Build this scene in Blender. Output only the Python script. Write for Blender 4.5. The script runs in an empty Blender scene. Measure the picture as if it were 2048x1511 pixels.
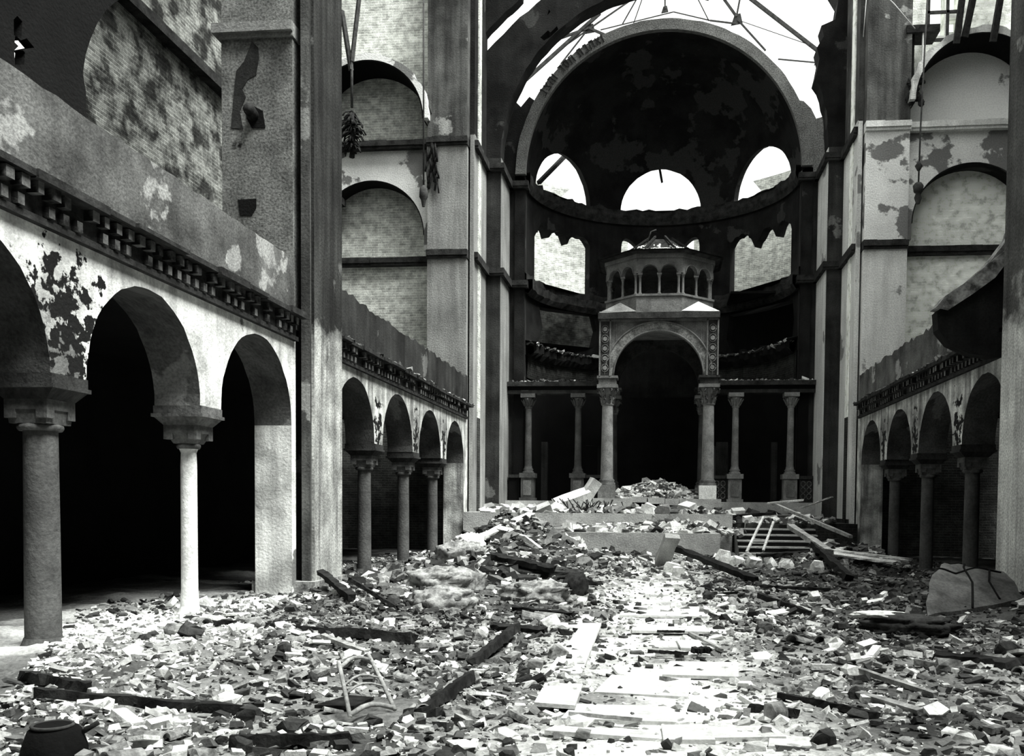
import bpy, math, random
import numpy as np
from mathutils import Vector, Matrix, Euler, noise
from mathutils.geometry import delaunay_2d_cdt
random.seed(7); RNG = np.random.default_rng(7)
PI = math.pi
C = bpy.context.scene.collection
S = bpy.context.scene
# ------------------------------------------------------------ camera
cam = bpy.data.objects.new('camera', bpy.data.cameras.new('camera')); C.objects.link(cam)
Rv = Vector((0.99388, 0.11012, 0.00839)); Uv = Vector((-0.01288, 0.04012, 0.99911)); Fv = Vector((-0.10968, 0.99311, -0.04129))
M3 = Matrix((Rv, Uv, -Fv)).transposed()
cam.matrix_world = Matrix.Translation((0, 0, 1.83)) @ M3.to_4x4()
cam.data.sensor_width = 36; cam.data.lens = 1874.3 / 2048 * 36
cam.data.shift_x = -(1106.7 - 1024) / 2048; cam.data.shift_y = (1086.46 - 755.5) / 2048
cam.data.clip_start = .05; cam.data.clip_end = 400
S.camera = cam
# ------------------------------------------------------------ light
S.view_settings.view_transform = 'Standard'; S.view_settings.look = 'None'
S.view_settings.exposure = 1.3; S.view_settings.gamma = 1; S.view_settings.use_curve_mapping = False
W = bpy.data.worlds.new('overcast_sky'); S.world = W; W.use_nodes = True
bg = W.node_tree.nodes['Background']; bg.inputs[0].default_value = (.985, 1.0, .97, 1); bg.inputs[1].default_value = .66
sun = bpy.data.objects.new('sun', bpy.data.lights.new('sun', 'SUN')); C.objects.link(sun)
sun.data.energy = 4.1; sun.data.angle = math.radians(30); sun.data.color = (.985, 1, .97)
sun.rotation_euler = Vector((-.42, .2, -.88)).to_track_quat('-Z', 'Y').to_euler()

# ------------------------------------------------------------ materials
def G(v): return (v * .992, v, v * .98, 1)
MATS = {}
def surf(name, a, b, nscale=1.2, lo=.38, hi=.62, fine=.35, brick=None, peel=None, streak=0, bump=.5, space='UV', attr=False, second=None, spots=(), low=None):
    m = bpy.data.materials.new(name); m.use_nodes = True; MATS[name] = m
    N = m.node_tree.nodes; L = m.node_tree.links
    P = N['Principled BSDF']; P.inputs['Roughness'].default_value = .93; P.inputs['Specular IOR Level'].default_value = .12
    tc = N.new('ShaderNodeTexCoord'); co = tc.outputs[space]
    def ns(scale, detail=6, vec=co, sc=(1, 1, 1), rough=.6, off=(0, 0, 0)):
        mp = N.new('ShaderNodeMapping'); mp.inputs['Scale'].default_value = sc; mp.inputs['Location'].default_value = off
        L.new(vec, mp.inputs[0]); t = N.new('ShaderNodeTexNoise'); t.inputs['Scale'].default_value = scale
        t.inputs['Detail'].default_value = detail; t.inputs['Roughness'].default_value = rough; L.new(mp.outputs[0], t.inputs[0]); return t.outputs[0]
    def ramp(x, p0, p1, c0=(0, 0, 0, 1), c1=(1, 1, 1, 1)):
        r = N.new('ShaderNodeValToRGB'); r.color_ramp.elements[0].position = p0; r.color_ramp.elements[1].position = p1
        r.color_ramp.elements[0].color = c0; r.color_ramp.elements[1].color = c1; L.new(x, r.inputs[0]); return r.outputs[0]
    def mix(f, x, y, mode='MIX'):
        n = N.new('ShaderNodeMix'); n.data_type = 'RGBA'; n.blend_type = mode
        for s, v in ((0, f), (6, x), (7, y)):
            if hasattr(v, 'links') or isinstance(v, bpy.types.NodeSocket): L.new(v, n.inputs[s])
            else: n.inputs[s].default_value = v
        return n.outputs[2]
    seed = (len(MATS) * 3.7, len(MATS) * 1.9, 0)
    col = ramp(ns(nscale, 8, off=seed), lo, hi, G(a), G(b))
    hgt = ns(18, 6)
    if brick:
        mp = N.new('ShaderNodeMapping'); L.new(co, mp.inputs[0])
        bt = N.new('ShaderNodeTexBrick'); L.new(mp.outputs[0], bt.inputs[0])
        bt.inputs['Scale'].default_value = 1; bt.inputs['Brick Width'].default_value = .27; bt.inputs['Row Height'].default_value = .092
        bt.inputs['Mortar Size'].default_value = .012; bt.inputs['Mortar Smooth'].default_value = .3; bt.inputs['Bias'].default_value = 0
        bt.inputs['Color1'].default_value = G(brick[0]); bt.inputs['Color2'].default_value = G(brick[1]); bt.inputs['Mortar'].default_value = G(brick[2])
        bc = mix(1.0, bt.outputs[0], ramp(ns(3.5, 8), .35, .6, G(.6), G(1.2)), 'MULTIPLY')
        if peel is None: col = mix(1.0, bc, ramp(ns(nscale, 8, off=seed), lo, hi, G(a), G(b)), 'MULTIPLY')
        else: col = mix(ramp(ns(.55, 7, off=seed, rough=.55), peel, peel + .02), col, bc)
        h2 = N.new('ShaderNodeMath'); h2.operation = 'MULTIPLY_ADD'; L.new(bt.outputs[1], h2.inputs[0]); h2.inputs[1].default_value = -.5; L.new(hgt, h2.inputs[2]); hgt = h2.outputs[0]
    elif peel is not None:
        col = mix(ramp(ns(.6, 7, off=seed, rough=.55), peel, peel + .02), col, G(second))
    if low:      # cleaner coat below an irregular soot line: (height, ragged width, value a, value b)
        sp = N.new('ShaderNodeSeparateXYZ'); L.new(co, sp.inputs[0])
        ma = N.new('ShaderNodeMath'); ma.operation = 'MULTIPLY_ADD'; L.new(ns(.9, 6, off=(9, 4, 0)), ma.inputs[0]); ma.inputs[1].default_value = low[1] * 4; L.new(sp.outputs[1], ma.inputs[2])
        mr = N.new('ShaderNodeMapRange'); L.new(ma.outputs[0], mr.inputs[0]); mr.inputs[1].default_value = low[0] + low[1] * 2 - low[1] * .4; mr.inputs[2].default_value = low[0] + low[1] * 2 + low[1] * .4
        col = mix(mr.outputs[0], ramp(ns(1.3, 7), .35, .65, G(low[2]), G(low[3])), col)
    if streak: col = mix(streak, col, ramp(ns(1.0, 5, sc=(3.2, .22, 1), off=seed), .36, .62, G(.12), G(1.1)), 'MULTIPLY')
    for su, sv, ru, rv in spots:      # places where the coat has fallen off in pits
        mp = N.new('ShaderNodeMapping'); mp.vector_type = 'POINT'; mp.inputs['Location'].default_value = (-su / ru, -sv / rv, 0); mp.inputs['Scale'].default_value = (1 / ru, 1 / rv, 0); L.new(co, mp.inputs[0])
        ln = N.new('ShaderNodeVectorMath'); ln.operation = 'LENGTH'; L.new(mp.outputs[0], ln.inputs[0])
        ma = N.new('ShaderNodeMath'); ma.operation = 'MULTIPLY_ADD'; L.new(ln.outputs['Value'], ma.inputs[0]); ma.inputs[1].default_value = .17; L.new(ns(4.5, 5, rough=.55), ma.inputs[2])
        col = mix(ramp(ma.outputs[0], .585, .615), G(.012), col)
    if fine: col = mix(fine, col, ramp(ns(22, 6), .35, .6, G(.25), G(1.15)), 'MULTIPLY')
    if attr:
        at = N.new('ShaderNodeAttribute'); at.attribute_name = 'shade'; col = mix(1.0, col, at.outputs[0], 'MULTIPLY')
    L.new(col, P.inputs['Base Color'])
    if bump:
        bp = N.new('ShaderNodeBump'); bp.inputs['Strength'].default_value = bump; bp.inputs['Distance'].default_value = .03
        L.new(hgt, bp.inputs['Height']); L.new(bp.outputs[0], P.inputs['Normal'])
    return m
NSP = [(10.55, 3.95, .75, .85), (10.3, 4.5, .4, .3), (9.9, 3.45, .3, .3), (10.9, 3.45, .3, .2)]
FSP = [(y, 3.75, .35, .75) for y in (23.05, 26.75, 30.3)]
bright_pl = surf('bright_plaster', .5, .98, 1.1, .38, .55, .3, streak=.45, peel=.64, second=.2, spots=NSP)
far_pl = surf('stained_plaster', .3, .85, 1.3, .38, .6, .4, streak=.8, peel=.62, second=.15, spots=FSP)
speck_pl = surf('speckled_plaster', .1, .26, 1.2, .35, .6, .8, peel=.63, second=.03, streak=.3)
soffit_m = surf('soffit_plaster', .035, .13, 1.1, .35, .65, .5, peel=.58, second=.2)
grey_pl = surf('parapet_plaster', .06, .2, .9, .36, .64, .5, peel=.57, second=.42, streak=.3)
dark_pl = surf('soot_and_shade_plaster', .006, .024, .8, .35, .65, .4, peel=.62, second=.05, streak=.3)  # soot coat; also paints the shade of the blind arch liners
pier_pl = surf('pier_plaster', .05, .16, .7, .35, .65, .4, peel=.62, second=.36, streak=.6)
pier_dk = surf('pier_dark_plaster', .018, .06, .7, .35, .65, .4, peel=.64, second=.16, streak=.5)
nave_l = surf('scorched_pier_plaster', .03, .07, .7, .35, .65, .6, peel=.65, second=.2, streak=.75, low=(5.2, 1.0, .3, .75))
nave_r = surf('pale_pier_plaster', .07, .16, .7, .35, .65, .6, peel=.65, second=.3, streak=.5, low=(5.5, 1.2, .7, .98))
pil_pl = surf('pilaster_plaster', .2, .42, .5, .3, .7, .45, streak=.4)
pil_br = surf('bright_pilaster_plaster', .65, .98, .5, .3, .7, .35, peel=.6, second=.3, streak=.25)
brick_l = surf('grey_brick', .7, 1.25, .35, .35, .65, .3, brick=(.74, .5, .86))
brick_r = surf('pale_brick', 1.1, 1.35, .4, .35, .6, .2, brick=(1, .85, 1))  # left and right brick tones carry the end walls' difference in light
infill_r = surf('whitened_infill', .9, 1.0, .4, .35, .6, .2, peel=.64, second=.25)
brick_g = surf('gallery_brick', .1, .9, 1.3, .42, .56, .4, brick=(.36, .16, .44))
brick_out = surf('outside_brick', .8, 1.15, .5, .35, .6, .3, brick=(.68, .42, .8))
brick_dk = surf('dark_brick', .25, 1.0, .5, .35, .65, .3, brick=(.07, .045, .1))
brick_apse = surf('apse_brick', .3, 1.0, .9, .42, .6, .3, brick=(.3, .15, .3))
patchy = surf('patchy_wall', .7, .9, .7, .35, .65, .3, peel=.5, second=.2)
black = surf('soot_and_shade_black', .003, .008, 1, .3, .7, .2)  # soot black; also paints deep shade in aisles, apse base, hoods and gaps
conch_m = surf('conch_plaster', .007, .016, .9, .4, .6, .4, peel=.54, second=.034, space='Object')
ring_m = surf('arch_band_stone', .12, .2, 1.5, .35, .65, .9)
canopy_m = surf('canopy_stone', .11, .22, 2, .35, .65, .4, space='Object')
canopy_dk = surf('canopy_dark_stone', .02, .06, 2, .35, .65, .4, space='Object')
marble = surf('column_stone', .16, .3, 2.2, .35, .65, .35, space='Object')
marble_w = surf('pale_column_stone', .6, .95, 2.2, .35, .65, .3, space='Object')
marble_dk = surf('dim_column_stone', .06, .12, 2.2, .35, .65, .35, space='Object')
cap_m = surf('capital_stone', .06, .16, 4, .35, .65, .4, space='Object')
cor_m = surf('cornice_sooty', .012, .05, 3, .35, .65, .4)
cor_lt = surf('cornice_block_stone', .02, .2, 1.5, .42, .6, .4)
char = surf('charred_wood', .008, .03, 6, .35, .65, .3, space='Object')
wood = surf('bare_wood', .2, .5, 5, .35, .65, .4, space='Object')
wood_lt = surf('pale_board', .45, .8, 5, .35, .65, .4, space='Object')
iron = surf('rusted_iron', .03, .07, 6, .35, .65, .2, space='Object')
iron_lt = surf('pale_wire', .6, .7, 6, .35, .65, 0, space='Object', bump=0)
slab_m = surf('paving_stone', .5, .72, 2, .3, .6, .25, space='Object')
stone_m = surf('rubble_pale', .6, .95, 3, .35, .6, .35, space='Object')
stone_g = surf('rubble_grey', .07, .4, 5, .35, .6, .4, space='Object')
stone_d = surf('rubble_charred', .01, .06, 3, .35, .6, .4, space='Object')
frag_m = surf('rubble_fragments', .6, 1.0, 6, .3, .6, .35, space='Object', attr=True)
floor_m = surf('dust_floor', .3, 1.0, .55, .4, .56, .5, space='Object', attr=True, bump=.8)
podium_m = surf('podium_stone', .3, .55, 1.2, .35, .65, .35)
vault_m = surf('vault_fragment', .06, .16, 2, .35, .65, .4, space='Object')

# ------------------------------------------------------------ mesh helpers
class MB:
    def __init__(s): s.v = []; s.f = []; s.sm = []; s.uv = {}
    def add(s, vs, fs, smooth=False):
        o = len(s.v); s.v += [tuple(x) for x in vs]
        for f in fs: s.f.append(tuple(i + o for i in f)); s.sm.append(smooth)
        return s
    def box(s, x0, x1, y0, y1, z0, z1, mtx=None):
        vs = [Vector((x, y, z)) for z in (z0, z1) for y in (y0, y1) for x in (x0, x1)]
        if mtx: vs = [mtx @ v for v in vs]
        return s.add(vs, [(0, 2, 3, 1), (4, 5, 7, 6), (0, 1, 5, 4), (2, 6, 7, 3), (0, 4, 6, 2), (1, 3, 7, 5)])
    def frus(s, cx, cy, z0, z1, a0, b0, a1, b1):   # rectangular taper
        vs = [(cx + sx * a, cy + sy * b, z) for z, a, b in ((z0, a0, b0), (z1, a1, b1)) for sy in (-1, 1) for sx in (-1, 1)]
        return s.add(vs, [(0, 2, 3, 1), (4, 5, 7, 6), (0, 1, 5, 4), (2, 6, 7, 3), (0, 4, 6, 2), (1, 3, 7, 5)])
    def lathe(s, prof, cx=0, cy=0, n=20, a0=0, smooth=True):
        vs = []; fs = []
        for r, z in prof:
            for k in range(n):
                t = a0 + 2 * PI * k / n; vs.append((cx + r * math.cos(t), cy + r * math.sin(t), z))
        for j in range(len(prof) - 1):
            for k in range(n):
                a = j * n + k; b = j * n + (k + 1) % n; fs.append((a, b, b + n, a + n))
        s.add(vs, fs, smooth)
        s.add([vs[k] for k in range(n)][::-1], [tuple(range(n))]); s.add(vs[-n:], [tuple(range(n))]); return s
    def tube(s, pts, r, n=6, taper=None):
        pts = [Vector(p) for p in pts]; vs = []; fs = []
        for i, p in enumerate(pts):
            d = (pts[min(i + 1, len(pts) - 1)] - pts[max(i - 1, 0)]).normalized()
            u = d.cross(Vector((0, 0, 1))); u = u.normalized() if u.length > .05 else Vector((1, 0, 0)); w = d.cross(u)
            rr = r if taper is None else r * taper[i]
            for k in range(n):
                t = 2 * PI * k / n; vs.append(p + (u * math.cos(t) + w * math.sin(t)) * rr)
        for i in range(len(pts) - 1):
            for k in range(n):
                a = i * n + k; b = i * n + (k + 1) % n; fs.append((a, b, b + n, a + n))
        fs.append(tuple(range(n))[::-1]); fs.append(tuple(range((len(pts) - 1) * n, len(pts) * n)))
        return s.add(vs, fs, True)
    def bar(s, p0, p1, w, h, seg=1, jit=0, roll=0):
        p0, p1 = Vector(p0), Vector(p1); d = (p1 - p0).normalized()
        u = d.cross(Vector((0, 0, 1))); u = u.normalized() if u.length > .05 else Vector((1, 0, 0)); v = u.cross(d)
        if roll: q = Matrix.Rotation(roll, 3, d); u = q @ u; v = q @ v
        vs = []; fs = []
        for i in range(seg + 1):
            p = p0.lerp(p1, i / seg)
            for a, b in ((-1, -1), (1, -1), (1, 1), (-1, 1)):
                vs.append(p + u * (a * w / 2 * (1 + random.uniform(-jit, jit))) + v * (b * h / 2 * (1 + random.uniform(-jit, jit))) + d * random.uniform(-jit, jit) * w)
        for i in range(seg):
            for k in range(4):
                a = i * 4 + k; b = i * 4 + (k + 1) % 4; fs.append((a, b, b + 4, a + 4))
        fs += [(3, 2, 1, 0), tuple(range(seg * 4, seg * 4 + 4))]
        return s.add(vs, fs)
    def prism(s, poly, f, t):      # 2D polygon extruded: f(u,v,w)
        n = len(poly); vs = [f(u, v, 0) for u, v in poly] + [f(u, v, t) for u, v in poly]
        fs = [tuple(range(n)), tuple(range(2 * n - 1, n - 1, -1))] + [(i, i + n, (i + 1) % n + n, (i + 1) % n) for i in range(n)]
        return s.add(vs, fs)
    def chunk(s, c, l, w, h, yaw, j=.25):
        E = Euler((random.uniform(-.3, .3), random.uniform(-.3, .3), yaw)).to_matrix()
        vs = []
        for z in (-1, 0.1, 1):
            for k in range(6):
                t = PI / 3 * k + random.uniform(-.3, .3); r = random.uniform(1 - j, 1.0) * (1 if z < 1 else random.uniform(.6, .95))
                vs.append(Vector(c) + E @ Vector((math.cos(t) * l / 2 * r, math.sin(t) * w / 2 * r, z * h / 2 * random.uniform(.8, 1))))
        fs = [(5, 4, 3, 2, 1, 0), tuple(range(12, 18))]
        for q in (0, 6):
            for k in range(6): fs.append((q + k, q + (k + 1) % 6, q + 6 + (k + 1) % 6, q + 6 + k))
        return s.add(vs, fs)
    def build(s, name, mat, parent=None, loc=None):
        me = bpy.data.meshes.new(name); me.from_pydata(s.v, [], s.f); me.materials.append(mat)
        me.polygons.foreach_set('use_smooth', s.sm); auto_uv(me)
        if loc is not None:
            L = Vector(loc); me.transform(Matrix.Translation(-L))
        o = bpy.data.objects.new(name, me); C.objects.link(o)
        if loc is not None: o.location = loc
        if parent: o.parent = parent
        return o
def auto_uv(me):
    uv = me.uv_layers.new(name='UVMap').data
    for p in me.polygons:
        n = p.normal; ax, ay, az = abs(n.x), abs(n.y), abs(n.z)
        for li in p.loop_indices:
            c = me.vertices[me.loops[li].vertex_index].co
            uv[li].uv = (c.x, c.y) if az > max(ax, ay) else ((c.y, c.z) if ax > ay else (c.x, c.z))
def tag(o, label=None, cat=None, group=None, kind=None):
    if label: o['label'] = label
    if cat: o['category'] = cat
    if group: o['group'] = group
    if kind: o['kind'] = kind
    return o
def struct(o): o['kind'] = 'structure'; return o
def empty(name, loc=(0, 0, 0), rz=0):
    o = bpy.data.objects.new(name, None); C.objects.link(o); o.location = loc; o.rotation_euler = (0, 0, rz); return o
def copy_tree(o, parent=None):
    c = o.copy(); C.objects.link(c)
    if parent: c.parent = parent
    for ch in list(o.children): copy_tree(ch, c)
    return c
def pin(p, poly):
    x, y = p; r = False; j = len(poly) - 1
    for i in range(len(poly)):
        xi, yi = poly[i]; xj, yj = poly[j]
        if (yi > y) != (yj > y) and x < (xj - xi) * (y - yi) / (yj - yi) + xi: r = not r
        j = i
    return r
def plate(name, outer, holes, f, t, mat, grid=0, uvs=1.0, parent=None, soffit=None):
    """flat or curved slab: 2D outline with holes, mapped by f(u,v,w)"""
    if grid:
        gg = max(grid) if isinstance(grid, tuple) else grid; o2 = []
        for (ax, ay), (bx_, by_) in zip(outer, outer[1:] + outer[:1]):
            k = max(1, int(math.hypot(bx_ - ax, by_ - ay) / gg)); o2 += [(ax + (bx_ - ax) * q / k, ay + (by_ - ay) * q / k) for q in range(k)]
        outer = o2
    pts = []; edges = []
    for poly in [outer] + holes:
        o = len(pts); pts += [Vector(p) for p in poly]; n = len(poly); edges += [(o + i, o + (i + 1) % n) for i in range(n)]
    if grid:
        us = [p[0] for p in outer]; vs = [p[1] for p in outer]; gu, gv = grid if isinstance(grid, tuple) else (grid, grid)
        u = min(us) + gu * .5
        while u < max(us):
            v = min(vs) + gv * .5
            while v < max(vs):
                if pin((u, v), outer) and not any(pin((u, v), h) for h in holes): pts.append(Vector((u, v)))
                v += gv
            u += gu
    V, Ed, Fc, *_ = delaunay_2d_cdt(pts, edges, [], 0, 1e-5)
    tris = []
    for fc in Fc:
        c = sum((V[i] for i in fc), Vector((0, 0))) / len(fc)
        if pin(c, outer) and not any(pin(c, h) for h in holes): tris.append(tuple(fc))
    n = len(V); vs = [f(p.x, p.y, 0) for p in V] + [f(p.x, p.y, t) for p in V]
    ec = {}
    for tr in tris:
        for a, b in zip(tr, tr[1:] + tr[:1]): ec[(a, b)] = 1
    fs = list(tris) + [tuple(i + n for i in reversed(tr)) for tr in tris]; side = []
    for (a, b) in ec:
        if (b, a) not in ec: side.append((b, a, a + n, b + n))
    me = bpy.data.meshes.new(name); me.from_pydata([tuple(x) for x in vs], [], fs + side); me.materials.append(mat)
    if soffit: me.materials.append(soffit[0])
    uv = me.uv_layers.new(name='UVMap').data
    for k, p in enumerate(me.polygons):
        for li in p.loop_indices:
            i = me.loops[li].vertex_index; q = V[i % n]
            if k < len(fs): uv[li].uv = (q.x * uvs, q.y)
            else: uv[li].uv = ((t if i >= n else 0) + q.x * uvs * .3, q.y)
        if soffit and k >= len(fs) and soffit[1] < V[p.vertices[0] % n].y < soffit[2]: p.material_index = 1
    o = bpy.data.objects.new(name, me); C.objects.link(o)
    if parent: o.parent = parent
    return o
def arc(cx, cz, r, a0, a1, n=20, jag=0):
    out = []
    for i in range(n + 1):
        a = math.radians(a0 + (a1 - a0) * i / n); rr = r + (random.uniform(-jag, jag) if jag else 0)
        out.append((cx + rr * math.cos(a), cz + rr * math.sin(a)))
    return out
def jagline(p0, p1, n, j):
    out = []
    for i in range(n + 1):
        t = i / n; out.append((p0[0] + (p1[0] - p0[0]) * t, p0[1] + (p1[1] - p0[1]) * t + random.uniform(-j, j)))
    return out
def fX(x, s=1): return lambda u, v, w: (x + s * w, u, v)        # plane X=const, u=Y v=Z
def fY(y): return lambda u, v, w: (u, y + w, v)
def nz(x, y, z=0.0): return noise.noise(Vector((x, y, z)))
def g2(x, y, cx, cy, sx, sy): return math.exp(-((x - cx) / sx) ** 2 - ((y - cy) / sy) ** 2)
def ground(x, y):
    z = .06 + .05 * nz(x * .9, y * .7) + .035 * nz(x * 2.7, y * 2.3, 5) + .035 * nz(x * 6, y * 5, 9) + .02 * nz(x * 14, y * 12, 4)
    path = g2(x, 0, .1, 0, 1.15, 1) * (1 if y < 22 else math.exp(-((y - 22) / 3) ** 2))
    z = z * (1 - .75 * path) + .02 * path
    m = 1.15 * g2(x, y, -4.5, 29.5, 2.0, 3.2) + .42 * g2(x, y, -3.9, 22.5, 1.8, 3.5) + .22 * g2(x, y, -4.6, 16.5, 1.9, 2.5)
    m += .3 * g2(x, y, 4.9, 28, 2.2, 3) + .25 * g2(x, y, 6.2, 19, 1.4, 3) + .18 * g2(x, y, -5.2, 10, 1.5, 2) + .25 * g2(x, y, -2.6, 27.5, 2, 1.5) + .2 * g2(x, y, .8, 28.4, 2.2, .8)
    m *= 1 + .5 * nz(x * 1.3, y * 1.1, 3)
    return z + m

# ============================================================ SETTING
# ---- floor: heightfield of dust and small debris
def make_floor():
    ys = []; y = -2.0
    while y < 36: ys.append(y); y += .07 if 5 < y < 12 else (.14 if 4 < y < 24 else .25)
    xs = [-12.3 + i * .14 for i in range(int(24.6 / .14) + 1)]
    vs = [(x, y, ground(x, y)) for y in ys for x in xs]; n = len(xs)
    fs = [(j * n + i, j * n + i + 1, (j + 1) * n + i + 1, (j + 1) * n + i) for j in range(len(ys) - 1) for i in range(n - 1)]
    me = bpy.data.meshes.new('floor'); me.from_pydata(vs, [], fs); me.materials.append(floor_m)
    me.polygons.foreach_set('use_smooth', [True] * len(fs))
    # ground tone: pale mortar dust on the aisle, ash heaps where the pews burned, painted sun patch at left
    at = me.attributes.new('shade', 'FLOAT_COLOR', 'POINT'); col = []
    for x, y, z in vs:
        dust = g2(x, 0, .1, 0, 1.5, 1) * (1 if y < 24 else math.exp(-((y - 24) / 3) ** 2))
        near = 1 / (1 + math.exp((y - 13) * .6)); left = min(1, 1.3 * g2(x, y, -7.8, 13.0, 2.0, 3.2))  # left: sunlit patch beside the left columns, painted into the floor tone
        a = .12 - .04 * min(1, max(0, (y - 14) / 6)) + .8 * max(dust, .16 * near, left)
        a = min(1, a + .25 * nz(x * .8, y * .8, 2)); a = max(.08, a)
        if abs(x) > (9.4 if y < 16.5 and x < 0 else 7.7): a = min(a, .2)  # aisle floor held dark, set back around the painted sun patch
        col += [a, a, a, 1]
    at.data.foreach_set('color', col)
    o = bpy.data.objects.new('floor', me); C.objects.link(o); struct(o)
make_floor()

XN, TW = 7.0, .74
ZS, ZCB, ZCT, ZPAR = 3.31, 5.09, 5.45, 6.52
near_arches = [(7.32, 10.2), (10.9, 13.79), (14.48, 17.41)]
far_arches = [(19.85, 22.72), (23.42, 26.37), (27.09, 29.9), (30.7, 33.5)]
def arcade_outline(ya, yb, arches, near):
    """wall outline in (Y, Z): lower edge follows the arches standing on imposts"""
    o = [(ya, ZS)] if near else [(ya, 0.0), (arches[0][0], 0.0)]
    for a, b in arches: o += arc((a + b) / 2, ZS, (b - a) / 2, 180, 0, 26, .012)
    return o + [(arches[-1][1], 0.0), (yb, 0.0), (yb, ZCB + .2), (ya, ZCB + .2)]
def arcade(side, sgn, near):
    ar = near_arches if near else far_arches
    ya, yb = (7.0, 17.62) if near else (19.7, 34.2)
    if near: top = jagline((yb, ZPAR), (6.96, ZPAR + .02), 40, .02)
    else: top = jagline((yb, ZPAR - .02), (ya, ZPAR + .05), 60, .07)
    # lower wall carries the arches up to the cornice, the gallery parapet stands on it
    low = arcade_outline(6.61 if near else ya, yb, ar, near)
    m1 = bright_pl if near else far_pl
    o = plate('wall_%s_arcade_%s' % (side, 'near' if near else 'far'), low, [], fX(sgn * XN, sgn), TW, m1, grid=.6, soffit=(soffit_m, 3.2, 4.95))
    struct(o)
    par = [(ya if not near else 6.61, ZCB + .2), (yb, ZCB + .2)] + [(y, z) for y, z in top]
    if near: par[-1] = (6.61, ZPAR)
    o = plate('wall_%s_parapet_%s' % (side, 'near' if near else 'far'), par, [], fX(sgn * (XN + .02), sgn), .5, grey_pl if (near or sgn > 0) else pier_dk)
    struct(o)
    # corbelled cornice: two rows of little blocks between mouldings
    mb = MB(); y0, y1 = (6.61, 17.55) if near else (19.75, 33.9)
    def seg(a, b, z0, z1, d): 
        x0, x1 = sorted((sgn * (XN - d), sgn * (XN + .1))); mb.box(x0, x1, a, b, z0, z1)
    y = y0
    while y < y1:
        L = random.uniform(.5, 1.5); e = min(y + L, y1)
        seg(y, e, ZCT - .07 - random.uniform(0, .03), ZCT + random.uniform(-.02, .02), .26 + random.uniform(-.05, .03)); seg(y, e, ZCB + .28, ZCT - .07, .17)
        y = e
    seg(y0, y1, ZCB - .16, ZCB - .08, .09); seg(y0, y1, ZCB - .08, ZCB + .3, .04)
    o = struct(mb.build('trim_cornice_%s_%s' % (side, 'near' if near else 'far'), cor_m))
    mb = MB(); y = y0 + .05
    while y < y1 - .1:
        if random.random() < .85: seg(y, y + .09 + random.uniform(0, .05), ZCB + .13, ZCB + .26, .17 + random.uniform(-.03, .02))
        if random.random() < .8: seg(y + .01, y + .12, ZCB - .06, ZCB + .06, .12)
        y += .26
    struct(mb.build('trim_corbels_%s_%s' % (side, 'near' if near else 'far'), cor_lt))
for side, sgn in (('left', -1), ('right', 1)):
    for near in (True, False): arcade(side, sgn, near)

# ---- aisles, galleries, outer walls
for side, sgn in (('left', -1), ('right', 1)):
    x0, x1 = sorted((sgn * 7.5, sgn * 12.1))
    struct(MB().box(x0, x1, -2, 34.1, 4.95, 5.2).build('ceiling_aisle_' + side, black))  # darkness of the aisles put in as black colour
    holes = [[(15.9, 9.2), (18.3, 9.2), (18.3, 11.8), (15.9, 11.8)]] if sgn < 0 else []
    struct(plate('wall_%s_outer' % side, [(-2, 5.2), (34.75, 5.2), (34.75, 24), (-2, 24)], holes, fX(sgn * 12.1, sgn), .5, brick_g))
    struct(plate('wall_%s_aisle' % side, [(-2, 0), (34.75, 0), (34.75, 5.2), (-2, 5.2)], [], fX(sgn * 12.08, sgn), .5, black))  # aisle shade painted black on the outer wall
struct(MB().box(-12.2, -11.8, 13, 34.7, 12.95, 13.2).build('trim_gallery_ledge', cor_m))
struct(MB().box(-12.6, 12.6, -2.5, -2, 0, 24).build('wall_back', dark_pl))
# dark upper gallery wall on the near left, with its broken arch and small openings
crv = [(11.04, 6.5), (11.04, 6.85), (10.98, 7.05), (11.04, 7.3), (11.15, 7.55), (11.3, 7.82), (11.5, 8.08), (11.7, 8.28), (11.95, 8.5), (12.2, 8.7), (12.2, 13), (4, 13), (4, 6.5)]
h1 = [(9.74, 6.9), (9.86, 6.93), (9.88, 7.12), (9.8, 7.14), (9.74, 7.07)]
h2 = [(9.75, 6.83), (9.88, 6.81), (10.08, 6.93), (9.95, 6.97), (9.85, 6.9), (9.76, 6.92)]
h3 = [(9.75, 6.59), (9.9, 6.66), (9.92, 6.8), (9.82, 6.83), (9.74, 6.74)]
struct(plate('wall_left_gallery', crv, [h1, h2, h3], fX(-7.05, -1), .12, black))

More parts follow.
